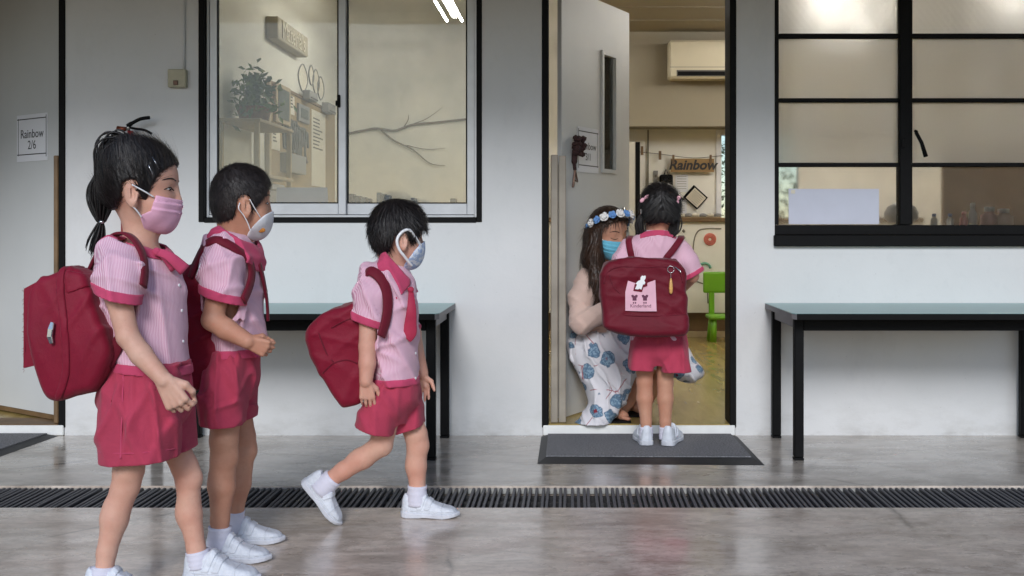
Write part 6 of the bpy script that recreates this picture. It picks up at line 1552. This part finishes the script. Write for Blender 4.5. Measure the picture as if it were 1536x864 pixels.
me = bpy.data.meshes.new('foliage'); lm.to_mesh(me); lm.free(); link('foliage', me, M['leaf'], pl)
for i, (zz, cc, w_) in enumerate(((1.02, (150, 150, 156), 'upper middle'), (.52, (120, 84, 66), 'low'))):
    t = thing('storage_box', ('grey' if i == 0 else 'brown')+' storage box on the slim shelf by the window', 'box', (xs0+.12, ys0+.3, zz)); mm = plain('box_card', srgb(*cc), .7, .08)
    B('box', (xs0+.02, ys0+.06, zz+.001), (xs0+.24, ys0+.6, zz+.26), mm, t, .006); B('lid', (xs0+.012, ys0+.052, zz+.262), (xs0+.248, ys0+.608, zz+.30), mm, t, .006)
# twig hung on the back wall
M['twig'] = plain('twig_bark', srgb(112, 100, 84), .85, .2, 40)
def bk(px, py, o=.02): dd = RY-.32-o+CD; return P(px, py, dd)
def bkw(px, py, o=.02): dd = RY-o+CD; return P(px, py, dd)
tw = thing('hanging_twig', 'bare forked twig hung across the classroom back wall', 'twig', bkw(600, 195))
def tg(pts, r0, r1, nm):
    q = spline([bkw(*p) for p in pts], 5); n = len(q); MB().tube(q, [r0+(r1-r0)*i/(n-1) for i in range(n)], 6).build(nm, M['twig'], tw, True)
tg([(515, 202), (545, 196), (565, 193), (590, 196), (605, 192), (620, 187), (660, 183), (706, 178)], .014, .010, 'main_branch')
tg([(572, 195), (590, 210), (620, 225), (645, 245), (668, 248)], .010, .004, 'side_branch'); tg([(605, 192), (612, 180), (613, 172)], .006, .002, 'side_branch'); tg([(613, 188), (640, 178), (665, 160)], .005, .001, 'side_branch'); tg([(610, 218), (640, 224), (668, 222)], .005, .002, 'side_branch')
# things on the inner sills
sz = W1[2]+.05
t = thing('window_sill', 'narrow inner ledge under the sliding window', 'ledge', (-1.1, .2, W1[2])); B('ledge_board', (W1[0], TH+.013, W1[2]-.02), (W1[1], TH+.20, W1[2]+.04), M['woodframe'], t, .003); 
t2 = thing('window_sill', 'narrow inner ledge under the steel window', 'ledge', (2, .2, W2[2])); B('ledge_board', (W2[0], TH+.013, W2[2]+.04), (W2[1], TH+.30, W2[2]+.085), M['woodframe'], t2, .003)
def Wi(px, py, y): return P(px, py, y+CD)
a, b = Wi(414, 306, .20), Wi(490, 281, .20)
t = thing('grey_card', 'plain grey card leaning inside the sliding window', 'card', (a[0], .2, W1[2]+.04)); MB().prism([(a[0], .19, W1[2]+.041), (b[0]+.012, .19, W1[2]+.041), (b[0], .215, b[2]), (a[0], .215, b[2])], (0, .003, 0)).build('card_face', M['card'], t); B('card_foot', (a[0]+.05, .195, W1[2]+.041), (b[0]-.05, .245, W1[2]+.045), M['card'], t)
bc = [(70, 72, 84), (44, 44, 50), (120, 116, 110), (58, 50, 46), (90, 96, 104), (36, 40, 48)]; rs = random.Random(6)
for i, (pa, pb, yt) in enumerate(((524, 531, 291), (532, 541, 294), (542, 549, 296), (550, 556, 298), (566, 572, 289), (573, 578, 291), (579, 585, 293), (617, 624, 297), (676, 684, 298))):
    q0, q1 = Wi(pa, 310, .26), Wi(pb, yt, .26); mm = plain('book_cover', srgb(*bc[i % 6]), .6, .1)
    t = tag(thing('book', ['slate blue book touching the window mullion', 'black book beside the slate blue one by the mullion', 'grey book third along from the window mullion', 'thin brown book at the end of the mullion row', 'tallest pale slate book above the boy with thick hair', 'dark navy book behind the boy with thick hair', 'short slate book ending the row behind the boy', 'black book standing alone past the boy with thick hair', 'grey book standing alone near the far window jamb'][i]+' on the ledge', 'book', (q0[0], .26, W1[2]+.04)), group='books on the window ledge')
    B('cover', (q0[0], .235, W1[2]+.041), (q1[0], .32, q1[2]), mm, t, .002); B('pages', (q0[0]+.003, .24, q1[2]+.0002), (q1[0]-.003, .318, q1[2]+.002), M['sheet'], t)
    B('spine_band', (q0[0]+.001, .2335, W1[2]+.055), (q1[0]-.001, .2348, W1[2]+.062), M['letter'], t)
# behind the steel window
a, b = Wi(1184, 340, .0), Wi(1320, 283, .0)
t = thing('white_card', 'large blank pale card propped against the steel window glass', 'card', (a[0], .0, W2[2]+.10)); MB().prism([(a[0], .0155, W2[2]+.106), (b[0], .0155, W2[2]+.106), (b[0], .0165, b[2]), (a[0], .0165, b[2])], (0, .003, 0)).build('card_face', plain('pale_card', srgb(196, 198, 212), .7, .03), t); B('tape', (a[0]+.012, .0140, b[2]-.024), (a[0]+.032, .0152, b[2]-.006), M['sheet'], t)
zl = W2[2]+.086
t = thing('round_lamp', 'white domed desk lamp behind the steel window', 'lamp', Wi(1350, 330, .3)); c0 = Wi(1352, 312, .3); MB().lathe((c0[0], c0[1], zl+.03), [(.06, 0), (.085, .02), (.088, .05), (.07, .085), (.03, .105), (.005, .11)], 20).build('dome', M['white'], t, True); MB().lathe((c0[0], c0[1], zl), [(.05, 0), (.05, .015), (.02, .03)], 16).build('base', M['darkpic'], t, True)
for (px, h_, r_, cc, lb) in ((1401, .075, .018, (70, 100, 170), 'bottle with a bright blue cap'), (1425, .075, .018, (90, 120, 190), 'bottle with a pale blue cap'), (1446, .085, .022, (170, 50, 66), 'squat red bottle'), (1459, .13, .022, (222, 222, 226), 'tall white pump bottle'), (1484, .11, .045, (190, 130, 124), 'pink jar'), (1505, .10, .05, (206, 178, 164), 'wide beige jar')):
    c0 = Wi(px, 330, .26); t = thing('bottle', lb+' on the ledge behind the steel window', 'bottle', (c0[0], c0[1], zl)); mm = plain('bottle_plastic', srgb(*cc), .4, .05)
    MB().lathe((c0[0], c0[1], zl), [(r_*.9, 0), (r_, .01), (r_, h_*.6), (r_*.5, h_*.75), (r_*.5, h_*.8)], 16).build('bottle_body', mm if px > 1430 else M['white'], t, True); MB().lathe((c0[0], c0[1], zl+h_*.8+.0005), [(r_*.6, 0), (r_*.6, h_*.2), (r_*.3, h_*.22)], 12).build('cap', mm if px < 1460 else M['white'], t, True)
t = thing('display_panel', 'brown display panel standing deep in the room', 'panel', (3.0, 2.2, FZ))
B('panel_board', (2.6, 2.2, .7), (4.6, 2.24, 1.62), plain('brown_panel', srgb(128, 104, 84), .8, .15, 6), t, .004)
for xx in (2.7, 4.46): B('leg', (xx, 2.205, FZ), (xx+.04, 2.235, .699), M['woodframe'], t)
# ------------------------------------------------------------------ deep view through the open door
t = thing('air_conditioner', 'cream wall air conditioner on the bulkhead', 'air conditioner', bk(1046, 118))
yb = RY-.301; a, b = P(1003, 118, yb-.18+CD), P(1003, 60, yb-.18+CD)
B('casing', (a[0], yb-.19, a[2]), (a[0]+.86, yb, b[2]), plain('ac_casing', srgb(206, 196, 170), .45, .02), t, .02)
B('outlet', (a[0]+.07, yb-.1935, a[2]+.02), (a[0]+.82, yb-.1905, a[2]+.075), M['line'], t, .003); B('outlet_slot', (a[0]+.08, yb-.196, a[2]+.028), (a[0]+.81, yb-.194, a[2]+.062), M['black'], t); B('seam_line', (a[0]+.01, yb-.1915, a[2]+.10), (a[0]+.85, yb-.1902, a[2]+.104), M['line'], t)
# low cupboard with drawings
cy = 10.0-CD; cz = 1.10
t = thing('low_cupboard', 'white low cupboard with crayon drawings on its front', 'cupboard', (.9, cy, FZ))
B('carcass', (-.4, cy, FZ+.22), (3.2, RY-.002, cz), M['whitewall'], t); B('plinth', (-.4, cy+.04, FZ+.001), (3.2, RY-.002, FZ+.219), M['brownwood'], t); B('base_rail', (-.4, cy-.002, FZ+.001), (3.2, cy+.03, FZ+.05), M['woodframe'], t); B('worktop', (-.41, cy-.03, cz+.001), (3.2, RY-.002, cz+.04), M['brownwood'], t, .004)
def cf(px, py): return P(px, py, cy-.003+CD)
M['crayr'] = plain('red_crayon', srgb(206, 120, 104), .8, .1); M['crayg'] = plain('green_crayon', srgb(120, 176, 150), .8, .1); M['crayl'] = plain('grey_pencil', srgb(128, 124, 112), .8, .1)
def line(pts, r, m, nm): MB().tube(spline([cf(*p) for p in pts], 4), r, 4).build(nm, m, t, True)
line([(1040, 420), (1040, 370), (1046, 348), (1060, 343), (1082, 343)], .006, M['crayl'], 'drawn_line'); line([(1040, 420), (1050, 424), (1060, 430), (1062, 455)], .006, M['crayl'], 'drawn_line')
ri = random.Random(3)
for i in range(3): line([(1065+9*math.cos(a)*(.9-.25*i), 359+9*math.sin(a)*(.9-.25*i)) for a in [j*.6+i for j in range(12)]], .009, M['crayr'], 'drawn_scribble')
line([(1057+9*math.cos(a), 404+9*math.sin(a)) for a in [math.pi+j*.5 for j in range(7)]], .012, M['crayg'], 'drawn_scribble')
for i in range(4): line([(1016+8*(i % 2), 345+10*(i//2)), (1019+8*(i % 2), 348+10*(i//2))], .012, M['crayl'], 'drawn_mark')
# things along its top
for i in range(7):
    p = P(1010+i*11, 328, cy+.12+CD); t = tag(thing('tray_item', ('small white bundle in a tray on the low cupboard' if i % 2 else 'small grey bundle in a tray on the low cupboard'), 'clutter', (p[0], cy+.1, cz+.042)), group='clutter on the cupboard'); MB().ball((p[0], cy+.10, cz+.062), .028, (1.4, 1, .7), 2).build('bundle', M['sheet'] if i % 2 else M['greybox'], t, True); B('tray', (p[0]-.035, cy+.06, cz+.0415), (p[0]+.03, cy+.14, cz+.048), M['woodframe'], t)
# back wall: sign on a line, sheets, diamond clipboard
t = thing('rainbow_sign', 'brown card sign lettered Rainbow pegged on a line', 'sign', bkw(1038, 255))
q0, q1 = bkw(1006, 258, .05), bkw(1071, 238, .05)
sg_ = B('card', (q0[0], RY-.052, q0[2]), (q1[0], RY-.046, q1[2]), plain('brown_card', srgb(150, 122, 80), .8, .08), t)
Mt = Matrix(((1, 0, 0, (q0[0]+q1[0])/2), (0, 0, -1, RY-.0525), (0, 1, 0, (q0[2]+q1[2])/2), (0, 0, 0, 1))); text_mesh('lettering', 'Rainbow', .125, Mt, M['ink'], t, .0008, bold=.004, shear=.25)
for px in (1010, 1066): z_ = bkw(px, 246, .06); B('peg', (z_[0]-.01, RY-.066, z_[2]), (z_[0]+.01, RY-.053, z_[2]+.085), M['brownwood'], t)
ln = MB().tube(spline([bkw(960, 228, .04), bkw(990, 231, .04), bkw(1040, 237, .04), bkw(1085, 233, .04)], 5), .003, 4).build('peg_line', M['line'], t)
for px, py in ((963, 226), (990, 233)): z_ = bkw(px, py, .05); B('peg', (z_[0]-.012, RY-.058, z_[2]-.04), (z_[0]+.012, RY-.044, z_[2]+.04), M['brownwood'], t)
t = thing('clipboard', 'black edged clipboard hung as a diamond on the back wall', 'clipboard', bkw(1044, 312)); c0 = bkw(1043, 296, .02); RR = Matrix.Rotation(R(42), 3, 'Y')
MB().box((c0[0]-.088, c0[1]-.008, c0[2]-.076), (c0[0]+.088, c0[1], c0[2]+.076), .002, RR).build('backing', M['black'], t); MB().box((c0[0]-.066, c0[1]-.011, c0[2]-.066), (c0[0]+.076, c0[1]-.0085, c0[2]+.058), 0, RR).build('form_sheet', M['sheet'], t)
for i in range(6): MB().box((c0[0]-.055, c0[1]-.0125, c0[2]-.05+i*.018), (c0[0]+.06, c0[1]-.0115, c0[2]-.046+i*.018), 0, RR, c0).build('form_line', M['crayl'], t)
for (pa, pb, ya, yb_, lb) in ((1013, 1032, 262, 288, 'typed sheet on the back wall under the Rainbow sign'), (1014, 1030, 300, 320, 'small sheet on the back wall beside the diamond clipboard')):
    q0, q1 = bkw(pa, yb_, .004), bkw(pb, ya, .004); t = thing('wall_sheet', lb, 'paper', q0); B('sheet', (q0[0], RY-.006, q0[2]), (q1[0], RY-.002, q1[2]), M['paper'], t)
    for i in range(6): z_ = q1[2]-(q1[2]-q0[2])*(.12+.14*i); B('text_line', (q0[0]+.015, RY-.0075, z_), (q1[0]-.015, RY-.0065, z_+.004), M['crayl'], t)
t = thing('hanging_bag', 'black bag hung on the back wall behind the girl with bows', 'bag', bkw(1000, 300)); q0, q1 = bkw(989, 300, .02), bkw(1009, 262, .02); MB().box((q0[0], RY-.07, q0[2]), (q1[0], RY-.004, q1[2]), .02, seg=2).build('pouch', M['black'], t); MB().tube([(q0[0]+.04, RY-.03, q1[2]-.01), ((q0[0]+q1[0])/2, RY-.02, q1[2]+.05), (q1[0]-.04, RY-.03, q1[2]-.01)], .006, 6).build('loop', M['black'], t)
t = thing('wall_switch', 'small grey switch plate on the back wall', 'switch', bkw(984, 270)); q0, q1 = bkw(980, 274, .01), bkw(987, 256, .01); B('plate', (q0[0], RY-.012, q0[2]), (q1[0], RY-.002, q1[2]), M['greybox'], t, .002); B('rocker', (q0[0]+.012, RY-.016, q0[2]+.05), (q1[0]-.012, RY-.0125, q0[2]+.075), M['line'], t)
t = thing('inner_door', 'cream inner door with a dark edge at the far end of the room', 'door', bkw(955, 480)); q0, q1 = bkw(938, 480, .1), bkw(951, 216, .1)
B('panel', (q0[0]-.5, RY-.34, FZ+.005), (q1[0], RY-.30, q1[2]), M['cream'], t, .003); q2 = bkw(957.5, 216, .1); B('dark_edge', (q1[0]+.001, RY-.345, FZ+.005), (q2[0], RY-.295, q1[2]), M['black'], t)
B('door_trim', (P(971, 0, RY+CD)[0], RY-.02, cz+.05), (P(973, 0, RY+CD)[0], RY-.001, 1.96), M['crayl'], t)
gw = thing('far_window', 'narrow window frame at the right edge of the back wall', 'window', (gx0, RY, gz0)); 
B('frame', (gx0-.02, RY-.02, gz0), (gx0+.03, RY+.06, gz1), M['white'], gw, .003); B('frame', (gx0+.031, RY-.02, gz1-.05), (gx1, RY+.06, gz1), M['white'], gw, .003); B('frame', (gx0+.031, RY-.02, gz0), (gx1, RY+.06, gz0+.04), M['white'], gw, .003); B('pane', (gx0+.031, RY+.02, gz0+.041), (gx1, RY+.024, gz1-.051), M['clear'], gw)
# green children's chair
M['green'] = plain('green_plastic', srgb(112, 172, 34), .4, .04, 5)
cd_ = 9.5; x0_ = P(1060, 0, cd_)[0]; y0_ = cd_-CD
t = thing('child_chair', "bright green plastic child's chair in the classroom", 'chair', (x0_+.16, y0_, FZ))
zb0, zb1 = P(0, 440, cd_+.2)[2], P(0, 408, cd_+.2)[2]; zs_ = P(0, 474, cd_)[2]
MB().box((x0_, y0_+.24, zb0), (x0_+.33, y0_+.275, zb1), .03, seg=2).build('backrest', M['green'], t); MB().box((x0_+.05, y0_+.245, zs_-.01), (x0_+.10, y0_+.27, zb0+.02), .008).build('back_post', M['green'], t); MB().box((x0_+.23, y0_+.245, zs_-.01), (x0_+.28, y0_+.27, zb0+.02), .008).build('back_post', M['green'], t)
MB().box((x0_+.02, y0_, zs_-.035), (x0_+.31, y0_+.28, zs_), .015, seg=2).build('seat', M['green'], t)
for xx in (x0_+.07, x0_+.26):
    for yy in (y0_+.04, y0_+.24): MB().tube([(xx, yy, zs_-.03), (xx+(.02 if xx > x0_+.1 else -.01), yy, FZ+.001)], [.022, .032], 12).build('leg', M['green'], t, True)
